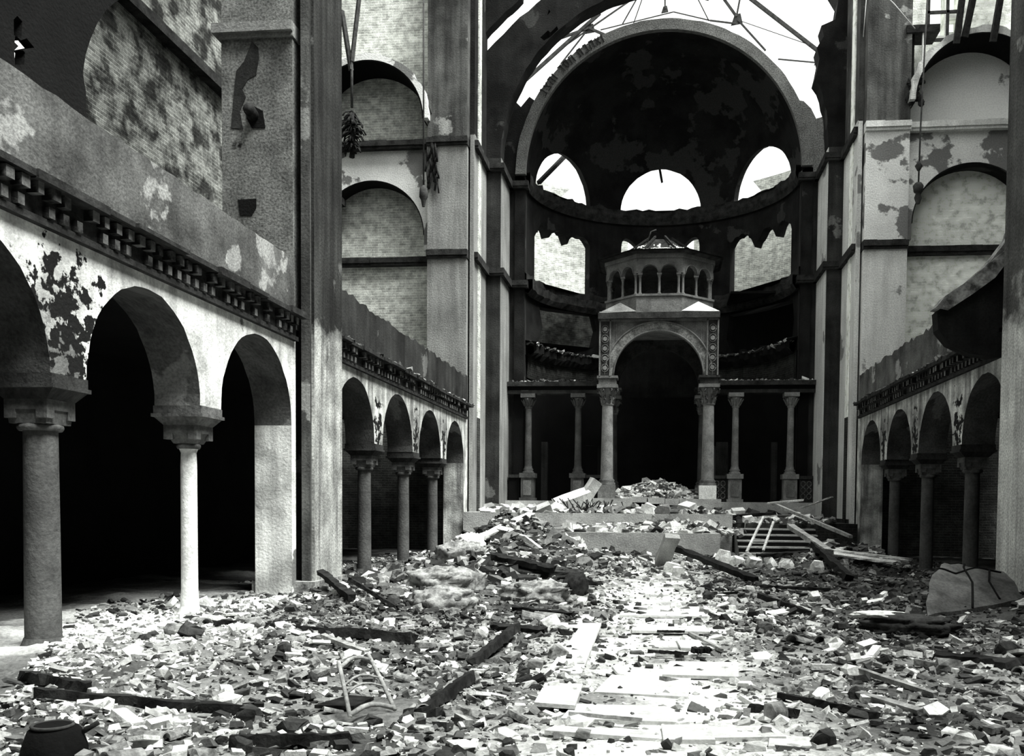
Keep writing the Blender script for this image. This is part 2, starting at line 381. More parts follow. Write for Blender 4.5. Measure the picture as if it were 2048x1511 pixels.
# ---- crossing piers at the end of the near bay
def near_pier(sgn):
    e = empty('masonry_pier', (sgn * 7.2, 17.6, 0))
    def bx(name, mat, xa, xb, ya, yb, za, zb):
        x0, x1 = sorted((sgn * xa, sgn * xb)); o = MB().box(x0 , x1, ya, yb, za, zb).build(name, mat, e, (sgn * 7.2, 17.6, 0)); o.location = (0, 0, 0); return o
    bx('outer_pilaster', speck_pl, 7.05, 8.47, 17.63, 19.35, 5.2, 24)
    bx('core', pier_dk, 6.74, 7.9, 17.95, 19.35, 0, 24)
    bx('thin_shaft', pier_pl, 6.72, 6.90, 17.66, 17.97, 0, 24)
    bx('nave_pilaster', nave_l if sgn < 0 else nave_r, 6.66, 6.8, 17.72, 19.33, 0, 24)
    bx('plinth', stone_g, 6.58, 7.85, 17.5, 19.45, 0, .3)
    mb = MB()
    for z0, z1, d in ((10.72, 10.8, .06), (10.8, 10.98, .14)):
        x0, x1 = sorted((sgn * 7.02, sgn * (8.47 + d))); mb.box(x0, x1, 17.63 - d, 19.7, z0, z1)
    o = mb.build('impost_moulding', pil_pl, e, (sgn * 7.2, 17.6, 0)); o.location = (0, 0, 0)
    tag(e, 'massive plastered %s pier ending the near arcade, %s' % (('left', 'scorched dark on its upper face') if sgn < 0 else ('right', 'pale and cut by the picture edge')), 'pier')
near_pier(-1); near_pier(1)

# ---- end walls of the galleries with pilasters, hoods and string courses
S1, S2 = 11.02, 15.07
for side, sgn in (('left', -1), ('right', 1)):
    bm_ = brick_l if sgn < 0 else brick_r
    f = lambda u, v, w: (u, 35.1 + w, v)
    x0, x1 = sorted((sgn * 6.8, sgn * 12.6))
    hol = [] if sgn < 0 else [[(9.3, 18.5), (9.85, 18.5), (9.85, 20.5), (9.3, 20.5)], [(10.0, 18.6), (10.3, 18.6), (10.3, 19.1), (10.0, 19.1)], [(10.0, 19.3), (10.3, 19.3), (10.3, 20.4), (10.0, 20.4)]]
    struct(plate('wall_end_' + side, [(x0, 5.1), (x1, 5.1), (x1, 23), (x0, 23)], hol, f, .5, bm_))
    struct(plate('wall_end_lower_' + side, [(x0, 0), (x1, 0), (x1, 5.1), (x0, 5.1)], [], f, .5, brick_dk))  # dimness of the aisle put into the brick colour
    # lower blind arch between string courses
    cx = sgn * 10.72; lo = min(sgn * 8.4, sgn * 12.3); hi = max(sgn * 8.4, sgn * 12.3)
    out = [(lo, 11.2), (cx - 2.02, 11.2)] + arc(cx, 11.78, 2.02, 180, 0, 30) + [(cx + 2.02, 11.2), (hi, 11.2), (hi, S2), (lo, S2)]
    struct(plate('wall_arch_' + side, out, [], fY(34.35), .76, patchy))
    if sgn > 0: struct(plate('wall_infill_right', [(8.5, 15.1), (12.9, 15.1)] + arc(cx, 15.75, 2.25, 0, 180, 24), [], fY(35.05), .08, infill_r))
    # stub of the burned gallery vault
    r = 2.2; zc = 15.75; jo = .05
    out = arc(cx, zc, r + .16, 180, 0, 30, .05) + arc(cx, zc, r - .06, 0, 180, 30)
    struct(plate('wall_hood_' + side, out, [], fY(33.7), 1.42, patchy if sgn < 0 else bright_pl))
    struct(plate('wall_hood_soffit_shade_' + side, arc(cx, zc, r - .065, 180, 0, 30) + arc(cx, zc, r - .11, 0, 180, 30), [], fY(33.72), 1.38, black))  # black liner paints the deep shadow under the hood
    struct(plate('wall_arch_soffit_shade_' + side, arc(cx, 11.78, 2.015, 180, 0, 30) + arc(cx, 11.78, 1.98, 0, 180, 30), [], fY(34.37), .73, dark_pl))  # dark liner paints the shadow inside the blind arch
    # pilaster
    xa, xb = sorted((sgn * 7.03, sgn * 8.5))
    struct(MB().box(xa, xb, 34.03, 35.1, 5, S1).build('wall_pilaster_low_' + side, pil_pl if sgn < 0 else pil_br))
    struct(MB().box(xa, xb, 34.03, 35.1, S1, S2).build('wall_pilaster_mid_' + side, pil_pl if sgn < 0 else patchy))
    struct(MB().box(xa, xb, 34.03, 35.1, S2, 23).build('wall_pilaster_top_' + side, pier_pl))
    # string courses: along the end wall, around the pilaster, down the stepped jambs
    for nm, z in (('low', S1), ('high', S2)):
        mb = MB()
        def sb(xa, xb, ya, yb, d=.16):
            a, b = sorted((sgn * xa, sgn * xb)); mb.box(a, b, ya, yb, z - .12, z + .06 + random.uniform(0, .03)); mb.box(a, b, ya + d * .35, yb, z - .22, z - .12)
        x = 7.0
        while x < 12.2:
            L = random.uniform(.4, 1.1); e = min(x + L, 12.2)
            dy = (34.03 if x < 8.5 else (34.95 if nm == 'low' else 34.2)); sb(x, min(e, 8.52) if x < 8.5 else e, dy - .17 + random.uniform(0, .05), 35.2)
            x = min(e, 8.52) if x < 8.5 else e
        struct(mb.build('trim_string_%s_%s' % (nm, side), cor_m if (nm == 'low' or sgn < 0) else pil_br))
        mb = MB()
        for xa, xb, ya, yb in ((6.68, 7.05, 34.35, 37.0), (6.1, 6.9, 36.68, 39.2), (5.45, 6.3, 38.75, 39.3)):
            a, b = sorted((sgn * xa, sgn * xb))
            y = ya
            mb.box(a, b, ya, yb, z - .12, z + .08); mb.box(a + .05 * (sgn < 0) * 0, b, ya + .04, yb, z - .2, z - .12)
        struct(mb.build('trim_jamb_string_%s_%s' % (nm, side), cor_m))
    # stepped jambs of the sanctuary arch (plan outline extruded)
    plan = [(6.85, 34.4), (6.85, 36.87), (6.27, 36.87), (6.27, 39.1), (5.58, 39.1), (5.58, 39.6), (7.6, 39.6), (7.6, 35.0), (6.98, 35.0), (6.98, 34.4)]
    if sgn > 0: pl = plan
    else: pl = [(-x, y) for x, y in reversed(plan)]
    mb = MB(); mb.prism(pl[::-1], lambda u, v, w: (u, v, w), 15.4)
    ob = mb.build('wall_jamb_' + side, pier_dk); struct(ob)
    # facings: light on the nave sides painted in as brighter plaster
    for nm, X, ya, yb in (('outer', 6.83, 34.45, 36.86), ('inner', 6.25, 36.9, 39.09)):
        a, b = sorted((sgn * X, sgn * (X + .03)))
        mb = MB().box(a, b, ya, yb, 1.4, 15.4); struct(mb.build('wall_lit_facing_%s_%s' % (nm, side), pil_pl if sgn < 0 else pil_br))
    a, b = sorted((sgn * 6.82, sgn * 6.96)); struct(MB().box(a, b, 34.25, 34.5, 0, 15.3).build('trim_shaft_' + side, pil_pl if sgn < 0 else pil_br))
# ---- sanctuary arches: the broken outer arch and the lettered apse arch
ZC = 15.4
left_arch = [(-8.6, ZC), (-6.27, ZC)] + arc(0, ZC, 6.27, 179, 74, 40, .02) + [(1.55, 21.5), (.9, 22.1), (.2, 22.0), (-.5, 22.6), (-1.2, 22.9)] + arc(0, ZC, 7.62, 100, 125, 12, .05) + jagline((-4.9, 21.3), (-6.85, 19.55), 6, .05) + [(-7.1, 19.75), (-7.1, 23), (-8.6, 23)]
struct(plate('ceiling_fragment', [(-7.2, 19.85)] + jagline((-7.1, 19.85), (-5.45, 21.4), 8, .04) + [(-5.3, 23), (-7.2, 23)], [], fY(36.6), .5, dark_pl))
hole = [(-4.75, 19.95), (-4.45, 20.2), (-4.35, 20.12), (-4.1, 20.35), (-4.05, 20.22), (-4.35, 19.95), (-4.6, 19.82)]
ho2 = [(-2.9, 21.6), (-2.75, 21.75), (-2.8, 21.5)]; ho3 = [(-4.5, 20.75), (-4.42, 21.0), (-4.36, 20.9)]; ho4 = [(-2.2, 21.9), (-2.1, 22.1), (-2.0, 21.95)]
struct(plate('wall_arch_broken', left_arch, [hole, ho2, ho3, ho4], fY(36.87), .8, dark_pl, grid=.5))
right_arch = [(6.27, ZC)] + arc(0, ZC, 6.27, 1, 24, 8, .04) + [(5.78, 18.3), (5.85, 18.7), (5.75, 19.1), (6.0, 19.5), (5.9, 19.9), (6.4, 20.1), (6.5, 20.8), (6.2, 21.3), (6.6, 22), (8.6, 22), (8.6, ZC)]
struct(plate('wall_arch_stub', right_arch[::-1], [], fY(36.87), .8, dark_pl, grid=.5))
for sgn, side in ((-1, 'left'), (1, 'right')):   # outermost order above the high string
    a, b = sorted((sgn * 6.85, sgn * 7.6)); struct(MB().box(a, b, 34.5, 37, 15.3, 22).build('wall_spandrel_' + side, pier_pl if sgn > 0 else dark_pl))
band = arc(0, ZC, 5.55, 180, 0, 60) + arc(0, ZC, 5.97, 0, 180, 60, .015)
struct(plate('wall_arch_lettered', band, [], fY(38.7), .24, ring_m))
struct(plate('wall_spandrel_apse_left', [(-7.2, ZC - .2), (-5.5, ZC - .2)] + arc(0, ZC, 5.9, 179, 150, 12) + [(-5.45, 18.6), (-5.8, 18.2), (-6.1, 18.5), (-7.2, 19)], [], fY(38.95), .4, dark_pl))
struct(plate('wall_spandrel_apse_right', ([(7.2, ZC - .2), (5.5, ZC - .2)] + arc(0, ZC, 5.9, 1, 27, 12) + [(5.6, 18.0), (5.9, 17.7), (6.1, 17.3), (6.5, 17.4), (7.2, 17.6)])[::-1], [], fY(38.95), .4, ring_m))
# ---- lettering on the arch band (read from the crown down to the left)
GL = {'vav': [(.35, 1, .65, 1), (.65, 1, .65, 0)], 'alef': [(.1, 1, .9, 0), (.85, 1, .85, .62), (.85, .62, .55, .5), (.15, 0, .15, .42), (.15, .42, .42, .55)],
      'he': [(.05, 1, .95, 1), (.9, 1, .9, 0), (.15, .65, .15, 0)], 'bet': [(.1, 1, .85, 1), (.8, 1, .8, 0), (0, 0, 1, 0)],
      'tav': [(.1, 1, .95, 1), (.9, 1, .9, 0), (.25, 1, .25, 0), (0, 0, .25, 0)], 'het': [(.05, 1, .95, 1), (.9, 1, .9, 0), (.12, 1, .12, 0)],
      'samekh': [(0, 1, 1, 1), (.9, 1, .85, .3), (.85, .3, .5, 0), (.5, 0, .15, .3), (.15, .3, .15, 1)], 'dalet': [(0, 1, 1, 1), (.8, 1, .8, 0)],
      'tsadi': [(.1, 1, .85, .1), (.9, 1, .85, .7), (.85, .7, .5, .5), (0, 0, .95, 0)], 'nun': [(.4, 1, .75, 1), (.75, 1, .75, 0), (.2, 0, .85, 0)]}
TEXT = ['vav', 'alef', 'he', 'bet', 'tav', None, 'het', 'samekh', 'dalet', None, 'vav', 'he', 'tsadi', 'nun']
ang = 115.0
letters = MB()
for g in TEXT:
    if g is None: ang += 1.3; continue
    a = math.radians(ang); er = Vector((math.cos(a), 0, math.sin(a))); et = Vector((math.sin(a), 0, -math.cos(a)))
    wd = .15 if g == 'vav' else .2
    base = Vector((0, 38.69, ZC)) + er * 5.68
    for x0, y0, x1, y1 in GL[g]:
        p0 = base + et * ((x0 - .5) * wd) + er * (y0 * .3); p1 = base + et * ((x1 - .5) * wd) + er * (y1 * .3)
        letters.bar(p0, p1, .045, .03)
    ang += 1.9 if g == 'vav' else 2.75
inscription = letters.build('inscription', cor_m)
tag(inscription, 'row of dark Hebrew letters along the left half of the apse arch band', 'lettering')
# ---- apse: half dome, drum wall with its windows, ledges
AY, AR = 38.95, 5.6
def fsph(u, v, w):
    t, p = math.radians(u), math.radians(v); r = AR + w
    return (r * math.cos(p) * math.sin(t), AY + r * math.cos(p) * math.cos(t), ZC + r * math.sin(p))
def fcyl(u, v, w):
    t = math.radians(u); r = AR + w; return (r * math.sin(t), AY + r * math.cos(t), v)
lun = [[(c + 19.2 * math.cos(a), .6 + 19.5 * math.sin(a) + random.uniform(-.2, .2)) for a in [PI * k / 24 for k in range(25)]] for c in (-54.5, -.3, 54.8)]
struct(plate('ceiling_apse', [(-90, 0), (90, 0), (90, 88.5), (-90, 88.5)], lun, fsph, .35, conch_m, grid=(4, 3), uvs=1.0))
def lobed(c, hw, z0, zt, drops):
    """triple-light window whose mullions have fallen: scalloped head with broken stumps"""
    p = [(c - hw, z0), (c + hw, z0)]
    n = 36
    for i in range(n + 1):
        t = i / n; u = c + hw - 2 * hw * t
        k = (t * 3) % 1; z = zt - .42 + .42 * math.sin(PI * min(1, max(0, k))) ** .5
        for d, w_, dz in drops:
            q = abs(t - d) / w_
            if q < 1: z -= dz * (1 - q * q) 
        p.append((u, z + random.uniform(-.05, .05)))
    return p
wins = [lobed(-54.8, 19.5, 11.45, 14.1, [(.95, .1, .45), (.62, .09, .15), (.33, .07, .1)]),
        [(-19, 12.6), (19, 12.6)] + arc(12.6, 13.65, 5.8, 0, 180, 1) * 0 + [(-.2 + 18.8 * math.cos(t), 13.5 + .75 * abs(math.sin(3 * t)) ** .6) for t in [PI * k / 36 for k in range(37)]], lobed(54.6, 20.5, 11.45, 14.0, [(.05, .14, .2), (.35, .1, .15), (.66, .12, .3)])]
wins += [[(36, 8.8), (78, 8.7), (80, 9.6), (78, 10.4), (34, 10.5), (33, 9.4)], [(-70, 8.9), (-33, 9.1), (-31, 9.9), (-33, 10.6), (-69, 10.45), (-66, 9.6)]]
struct(plate('wall_apse', [(-90, 6.9), (90, 6.9), (90, 15.4), (-90, 15.4)], wins, fcyl, .42, dark_pl, grid=(5, .8), uvs=.098))
doors = [[(-36.2, 2.05), (-28.0, 2.05), (-28.0, 4.6), (-36.2, 4.6)], [(26.5, 2.05), (34.8, 2.05), (34.8, 4.6), (26.5, 4.6)]]
struct(plate('wall_apse_low', [(-90, 1.3), (90, 1.3), (90, 6.95), (-90, 6.95)], doors, fcyl, .42, black, grid=(5, 1), uvs=.098))  # black colour stands for the darkness under the canopy and behind the screen
struct(MB().box(-4.5, 4.5, 45.4, 45.5, 1.3, 6).build('wall_corridor_back', black))
def ring_ledge(name, z0, z1, d, mat, a0=-90, a1=90, jag=.05, step=3):
    vs = []; fs = []; n = int((a1 - a0) / step)
    for i in range(n + 1):
        t = math.radians(a0 + (a1 - a0) * i / n); j = [random.uniform(-jag, jag) for _ in range(3)]
        for r, z in ((AR + .1, z0 + .1), (AR - d * .5, z0), (AR - d + j[0], z0 + (z1 - z0) * .4 + j[1] * .5), (AR - d + j[0], z1 + j[1]), (AR + .1, z1 + j[2] + .04)):
            vs.append((r * math.sin(t), AY + r * math.cos(t), z))
    for i in range(n):
        for k in range(4): fs.append((i * 5 + k, i * 5 + k + 1, (i + 1) * 5 + k + 1, (i + 1) * 5 + k))
    struct(MB().add(vs, fs).build(name, mat))
ring_ledge('trim_apse_upper', 14.85, 15.5, .22, cor_m, jag=.06)
ring_ledge('trim_apse_middle', 10.6, 11.15, .3, cor_m, jag=.07)
ring_ledge('trim_apse_middle_moulding', 11.05, 11.45, .12, pier_dk, jag=.06)
ring_ledge('trim_apse_lower', 8.05, 8.6, .4, dark_pl, -88, -26, .12, 1.5); ring_ledge('trim_apse_lower_right', 8.1, 8.7, .4, dark_pl, 26, 88, .12, 1.5)
ring_ledge('trim_apse_brick_left', 7.2, 8.2, .06, brick_dk, -85, -28, .03); ring_ledge('trim_apse_brick_right', 7.0, 8.2, .06, brick_dk, 28, 88, .03)
# neighbouring brick walls outside the apse, seen through its windows
def fout(u, v, w):
    t = math.radians(u); r = 9.6 + w; return (r * math.sin(t), AY + r * math.cos(t), v)
struct(plate('wall_outside_left', [(-82, 0), (-10, 0), (-10, 15.6), (-42, 15.8), (-31.8, 17.05), (-28.3, 17.62), (-50, 17.9), (-82, 18.3)], [], fout, .4, brick_out, grid=(4, 2), uvs=.168))
struct(plate('wall_outside_right', [(10, 10.6), (82, 10.6), (82, 18.3), (50, 17.95), (27.7, 17.77), (31.5, 16.97), (42, 15.8), (10, 15.6)], [], fout, .4, brick_out, grid=(4, 2), uvs=.168))
def fst(u, v, w):
    t = math.radians(u); r = 7.0 + w; return (r * math.sin(t), AY + r * math.cos(t), v)
struct(plate('wall_stair_left', [(-88, 8), (-20, 8), (-20, 10.9), (-88, 10.9)], [], fst, .2, brick_apse, grid=(5, 2), uvs=.12))
struct(plate('wall_added_void_backing', [(20, 7), (88, 7), (88, 11), (20, 11)], [], fst, .2, black, grid=(5, 2)))  # added dark backing, so the right opening reads as a black void
struct(MB().box(3, 8, 41, 50, 10.9, 11.0).build('ceiling_added_void_backing', black))  # added lid of the dark box behind the right opening

# ---- sanctuary platform, steps and reading platform wall
struct(MB().box(-6.3, 6.3, 38.3, 44.6, 1.2, 2.0).build('floor_apse', podium_m))
struct(MB().box(-6.9, 2.6, 33.0, 38.4, 0, 1.55).build('floor_platform', podium_m))
struct(MB().box(2.6, 6.9, 33.4, 38.4, 0, 1.25).build('floor_platform_right', brick_dk))
mb = MB(); poly = [(-3.2, 29.6)] + [(-3.2 + 1.2 * (1 - math.cos(a)), 29.3 - .6 * math.sin(a)) for a in [PI / 2 * k / 8 for k in range(9)]] + [(1.9, 28.7), (1.9, 33.1), (-3.2, 33.1)]
mb.prism(poly[::-1], lambda u, v, w: (u, v, w), 1.0); struct(mb.build('floor_reading_platform', podium_m))
mb = MB()
for k in range(6): mb.box(2.7, 5.4, 30.6 + k * .46, 34, 0 if k == 0 else .12 + .19 * (k - 1), .12 + .19 * k)
struct(mb.build('floor_steps', podium_m))
mb = MB()
for k in range(6): mb.box(2.7, 5.4, 30.575 + k * .46, 30.6 + k * .46, -.05 + .19 * k, .07 + .19 * k)
struct(mb.build('trim_steps', black))

# ============================================================ OBJECTS
# ---- nave arcade columns
def nave_column(x, y, label, group=None, mat=marble, rad=.185, sgn=-1, chipped=False):
    e = empty('arcade_column', (x, y, 0)); tag(e, label, 'column', group)
    d = TW / 2
    mb = MB(); mb.frus(0, 0, 3.02, 3.14, .27, .27, d + .02, .34); mb.box(-d - .05, d + .05, -.37, .37, 3.14, 3.19); mb.box(-d - .02, d + .02, -.35, .35, 3.19, 3.31)
    mb.build('impost', cor_m if not chipped else cap_m, e)
    mb = MB(); mb.box(-.27, .27, -.27, .27, 2.9, 3.05); mb.frus(0, 0, 2.74, 2.9, rad + .03, rad + .03, .25, .25)
    for sx in (-1, 1):
        for sy in (-1, 1): mb.box(sx * .2 - .07, sx * .2 + .07, sy * .2 - .07, sy * .2 + .07, 2.8, 2.9)
    mb.lathe([(rad + .03, 2.66), (rad + .05, 2.69), (rad + .05, 2.72), (rad + .02, 2.75)], n=20)
    mb.build('capital', cap_m, e)
    mb = MB(); pr = [(rad * 1.0, 0.1), (rad * .99, .6), (rad * .97, 1.4), (rad * .93, 2.66)]
    if chipped: pr = [(rad * 1.1, .05), (rad * 1.05, .25), (rad * .95, .45), (rad * .93, 1.2), (rad * .92, 2.4), (rad * .86, 2.6), (rad * 1.05, 2.66)]
    mb.lathe(pr, n=24); mb.build('shaft', mat, e)
    MB().lathe([(rad + .05, 0), (rad + .05, .08), (rad + .03, .12), (rad + .01, .18)], n=20).build('base', mat, e)
    return e
nave_column(-7.37, 6.96, 'nearest left arcade column, standing beside the picture edge', mat=marble)
nave_column(-7.37, 10.55, 'thick dark grey column at the left edge carrying the wide impost', mat=marble_dk, rad=.205)
nave_column(-7.37, 14.13, 'slim whitened column with flaked shaft, second from the left edge', mat=marble_w, rad=.135, chipped=True)
nave_column(7.37, 10.55, 'right arcade column standing nearest to the camera'); nave_column(7.37, 14.13, 'right arcade column just before the pale right pier')
fl = ['first column beyond the big scorched pier in the left arcade', 'middle one of the three far columns in the left arcade', 'last column of the far left arcade, nearest the sanctuary']
fr = ['right arcade column standing just behind the fallen curved slab', 'middle one of the three right arcade columns', 'right arcade column nearest the sanctuary']
for i, y in enumerate((23.07, 26.73, 30.3)):
    nave_column(-7.37, y, fl[i], 'far left arcade columns', marble_dk, .175); nave_column(7.37, y, fr[i], 'far right arcade columns', marble_dk, .175)

# ---- colonnade screen across the apse
SY = 38.9
for sgn, lab in ((-1, 'dark moulded entablature left of the stone canopy, littered with debris'), (1, 'dark moulded entablature right of the stone canopy, littered with debris')):
    e = empty('screen_entablature', (sgn * 4.3, SY, 6.4)); tag(e, lab, 'entablature')
    a, b = sorted((sgn * 2.3, sgn * 6.24))
    for nm, z0, z1, d, m in (('architrave', 6.42, 6.56, .22, pier_dk), ('frieze', 6.56, 6.72, .18, black), ('cornice', 6.72, 6.9, .34, cor_m)):
        o = MB().box(a, b, SY - d, SY + .3, z0, z1).build(nm, m, e, (sgn * 4.3, SY, 6.4)); o.location = (0, 0, 0)
def screen_column(x, label, mat):
    e = empty('screen_column', (x, SY, 2.0)); tag(e, label, 'column', 'colonnade screen columns')
    MB().lathe([(.15, 4.42 - 3.0), (.135, 2.4), (.125, 3.85)], n=16).build('shaft', mat, e)
    MB().lathe([(.24, 1.14), (.24, 1.2), (.19, 1.24), (.22, 1.3), (.17, 1.36), (.16, 1.45)], n=16).build('base', mat, e)
    mb = MB().lathe([(.13, 3.82), (.16, 3.86), (.15, 3.9), (.2, 4.1), (.27, 4.24)], n=10)
    for k in range(8):
        t = PI / 4 * k; mb.tube([(.15 * math.cos(t), .15 * math.sin(t), 3.92), (.25 * math.cos(t), .25 * math.sin(t), 4.12), (.31 * math.cos(t), .31 * math.sin(t), 4.2), (.27 * math.cos(t), .27 * math.sin(t), 4.13)], .04, 5)
    mb.box(-.3, .3, -.3, .3, 4.26, 4.42); mb.build('capital', mat, e)
    mb = MB().box(-.27, .27, -.27, .27, .1, .95); mb.box(-.33, .33, -.33, .33, .95, 1.14); mb.box(-.33, .33, -.33, .33, -.02, .12); p = mb.build('pedestal', mat, e)
    MB().box(-.17, .17, -.29, -.27, .22, .85).build('panel', canopy_m, p)
    return e
screen_column(-5.38, 'slender dim column at the far left end of the apse screen', marble_dk)
screen_column(-3.3, 'slender dim column between left doorway and stone canopy', marble_dk)
screen_column(3.12, 'slender grey column just right of the stone canopy', marble)
screen_column(5.32, 'slender pale column at the right end of the apse screen', marble)
for x0, x1, lab, car in ((-6.2, -5.72, 'low dark parapet panel beside left end column of the screen', 0), (-2.95, -2.35, 'low dark parapet panel between canopy and left screen column', 0), (2.25, 2.8, 'low carved parapet panel touching the right side of the canopy', 1), (5.7, 6.22, 'low carved parapet panel at the right end of the screen', 1)):
    e = empty('parapet_panel', ((x0 + x1) / 2, SY, 2)); tag(e, lab, 'parapet'); w = (x1 - x0) / 2
    MB().box(-w, w, -.1, .1, 0, .95).build('slab', black if not car else pier_dk, e); MB().box(-w, w, -.17, .17, .95, 1.08).build('coping', pier_dk, e)
    if car:
        mb = MB()
        for cx in (-w * .45, w * .45):
            for k in range(3):
                z = .25 + .25 * k; pts = [(cx + .09 * math.cos(t), -.115, z + .11 * math.sin(t)) for t in [PI / 5 * q for q in range(11)]]; mb.tube(pts, .018, 5)
        mb.build('carving', canopy_m, e)
for x0, x1, lab in ((-5.2, -4.85, 'grey wall strip behind the far left screen column'), (4.85, 5.1, 'pale wall strip beside right doorway behind the screen'), (2.5, 3.0, 'grey wall strip seen between canopy and right screen column')):
    tag(MB().box(x0, x1, 41.2, 41.5, 2, 4.6).build('wall_strip', pier_dk, None, ((x0 + x1) / 2, 41.35, 2)), lab, 'wall strip')

# ---- stone canopy (ark) with its octagonal lantern
CX, CF, CB = -.03, 36.5, 41.0
can = empty('stone_canopy', (CX, CF, 1.5)); tag(can, 'ornate stone canopy with round arch and ruined octagonal lantern in the apse', 'canopy')
OR = (CX, CF, 1.5)
def cb(mb, name, mat, par=can, world=True):
    o = mb.build(name, mat, par, OR if world else None); o.location = (0, 0, 0); return o
def fcan(y): return lambda u, v, w: (u - CX, y - CF + w, v - 1.5)
AZ, AR1 = 6.82, 1.72
front = [(CX - 2.2, 6.82), (CX - AR1, 6.82)] + arc(CX, AZ, AR1, 180, 0, 32) + [(CX + AR1, 6.82), (CX + 2.2, 6.82), (CX + 2.2, 8.95), (CX - 2.2, 8.95)]
plate('front_wall', front, [], fcan(CF), .35, canopy_m, parent=can)
plate('back_wall', front, [], fcan(CB - .35), .35, canopy_dk, parent=can)
plate('archivolt', arc(CX, AZ, AR1 - .02, 180, 0, 36) + arc(CX, AZ, 2.06, 0, 180, 36), [], fcan(CF - .06), .12, surf('archivolt_stone', .12, .28, 3, .4, .6, .7, space='Object'), parent=can)
for r in (AR1, 2.06): cb(MB().tube([(CX + r * math.cos(t), CF - .07, AZ + r * math.sin(t)) for t in [PI * k / 32 for k in range(33)]], .035, 6), 'arch_moulding', canopy_m)
for sg in (-1, 1):
    X = CX + sg * 2.2; a, b = sorted((X, X - sg * .3)); 
    sw = [(CF + .36, 6.82), (CF + .5, 6.82)] + arc((CF + CB) / 2, AZ, 1.75, 180, 0, 24) + [(CB - .36, 6.82), (CB - .36, 8.95), (CF + .36, 8.95)]
    plate('side_wall', sw, [], (lambda X, sg: lambda u, v, w: (X - sg * w - CX, u - CF, v - 1.5))(X, sg), .3, canopy_m, parent=can)
    # corner strip with discs
    c = CX + sg * 2.05
    st = cb(MB().box(c - .21, c + .21, CF - .09, CF + .02, 6.85, 8.95), 'corner_strip', canopy_dk)
    for k in range(5):
        z = 7.12 + k * .37
        mb = MB(); n = 14
        for y0, y1, r in ((CF - .13, CF - .08, .085),):
            vs = [(c + r * math.cos(2 * PI * q / n), y, z + r * math.sin(2 * PI * q / n)) for y in (y0, y1) for q in range(n)]
            mb.add(vs, [tuple(range(n))] + [(q, q + n, (q + 1) % n + n, (q + 1) % n) for q in range(n)])
        cb(mb, 'disc', marble, st)
        mb = MB(); mb.tube([(c + .13 * math.cos(2 * PI * q / 12), CF - .1, z + .15 * math.sin(2 * PI * q / 12)) for q in range(13)], .015, 5); cb(mb, 'ring', canopy_m, st)
    for q in (-1, 1): cb(MB().box(c + q * .2 - .03, c + q * .2 + .03, CF - .12, CF, 6.82, 8.95), 'fillet', canopy_m, st)
    for xq in (1.25, 1.62): cb(MB().box(CX + sg * xq - .02, CX + sg * xq + .02, CF - .03, CF, AZ + math.sqrt(max(0, 2.06 ** 2 - xq ** 2)) + .03, 8.9), 'panel_line', canopy_m)
cb(MB().box(CX - 2.24, CX + 2.24, CF - .12, CB, 8.9, 8.97), 'lower_moulding', canopy_m)
cb(MB().box(CX - 2.32, CX + 2.3, CF - .28, CB + .1, 8.97, 9.2), 'cornice', canopy_dk)
cb(MB().box(CX - 2.28, CX + 2.1, CF - .2, CB, 9.2, 9.26), 'roof_slab', canopy_m)
for sg in (-1, 1):
    mb = MB(); p = [(CX + sg * 2.3, CF - .24, 9.2), (CX + sg * .85, CF - .24, 9.24), (CX + sg * 2.3, CF + 1.3, 9.24), (CX + sg * 1.5, CF + .25, 9.68)]
    mb.add(p, [(0, 1, 3) if sg < 0 else (1, 0, 3), (0, 3, 2), (1, 2, 3), (0, 2, 1)]); cb(mb, 'corner_gable', marble_w if sg > 0 else canopy_m)
# big columns
def can_col(x, y, m, bright=False):
    c = empty('column', (x - CX, y - CF, 0)); c.parent = can
    def q(mb, n, mt): return mb.build(n, mt, c)
    q(MB().lathe([(.25, 1.28), (.235, 2.2), (.205, 4.3)], n=24), 'shaft', m)
    q(MB().lathe([(.33, 1.12), (.33, 1.2), (.28, 1.24), (.31, 1.3), (.26, 1.36)], n=20), 'base', cap_m)
    mb = MB().box(-.33, .33, -.33, .33, .2, 1.12); mb.box(-.38, .38, -.38, .38, .0, .25); q(mb, 'pedestal', pil_mix if bright else canopy_m)
    mb = MB().lathe([(.21, 4.2), (.26, 4.26), (.22, 4.3), (.26, 4.6), (.36, 4.85)], n=14)
    for k in range(8):
        t = PI / 4 * (k + .5)
        for zz, rr in ((4.4, .3), (4.68, .42)): mb.tube([(.22 * math.cos(t), .22 * math.sin(t), zz - .1), (rr * .85 * math.cos(t), rr * .85 * math.sin(t), zz + .1), (rr * math.cos(t), rr * math.sin(t), zz + .13), (rr * .95 * math.cos(t), rr * .95 * math.sin(t), zz + .02)], .055, 6)
    mb.box(-.4, .4, -.4, .4, 4.87, 5.0); q(mb, 'capital', canopy_m)
    mb = MB().box(-.34, .34, -.34, .34, 5.0, 5.24); mb.box(-.4, .4, -.4, .4, 5.24, 5.33); q(mb, 'impost', canopy_m if x < 0 else canopy_dk)
pil_mix = marble_w
for x in (-1.98, 1.92):
    can_col(x, CF + .3, marble, x > 0); can_col(x, CB - .4, marble_dk)
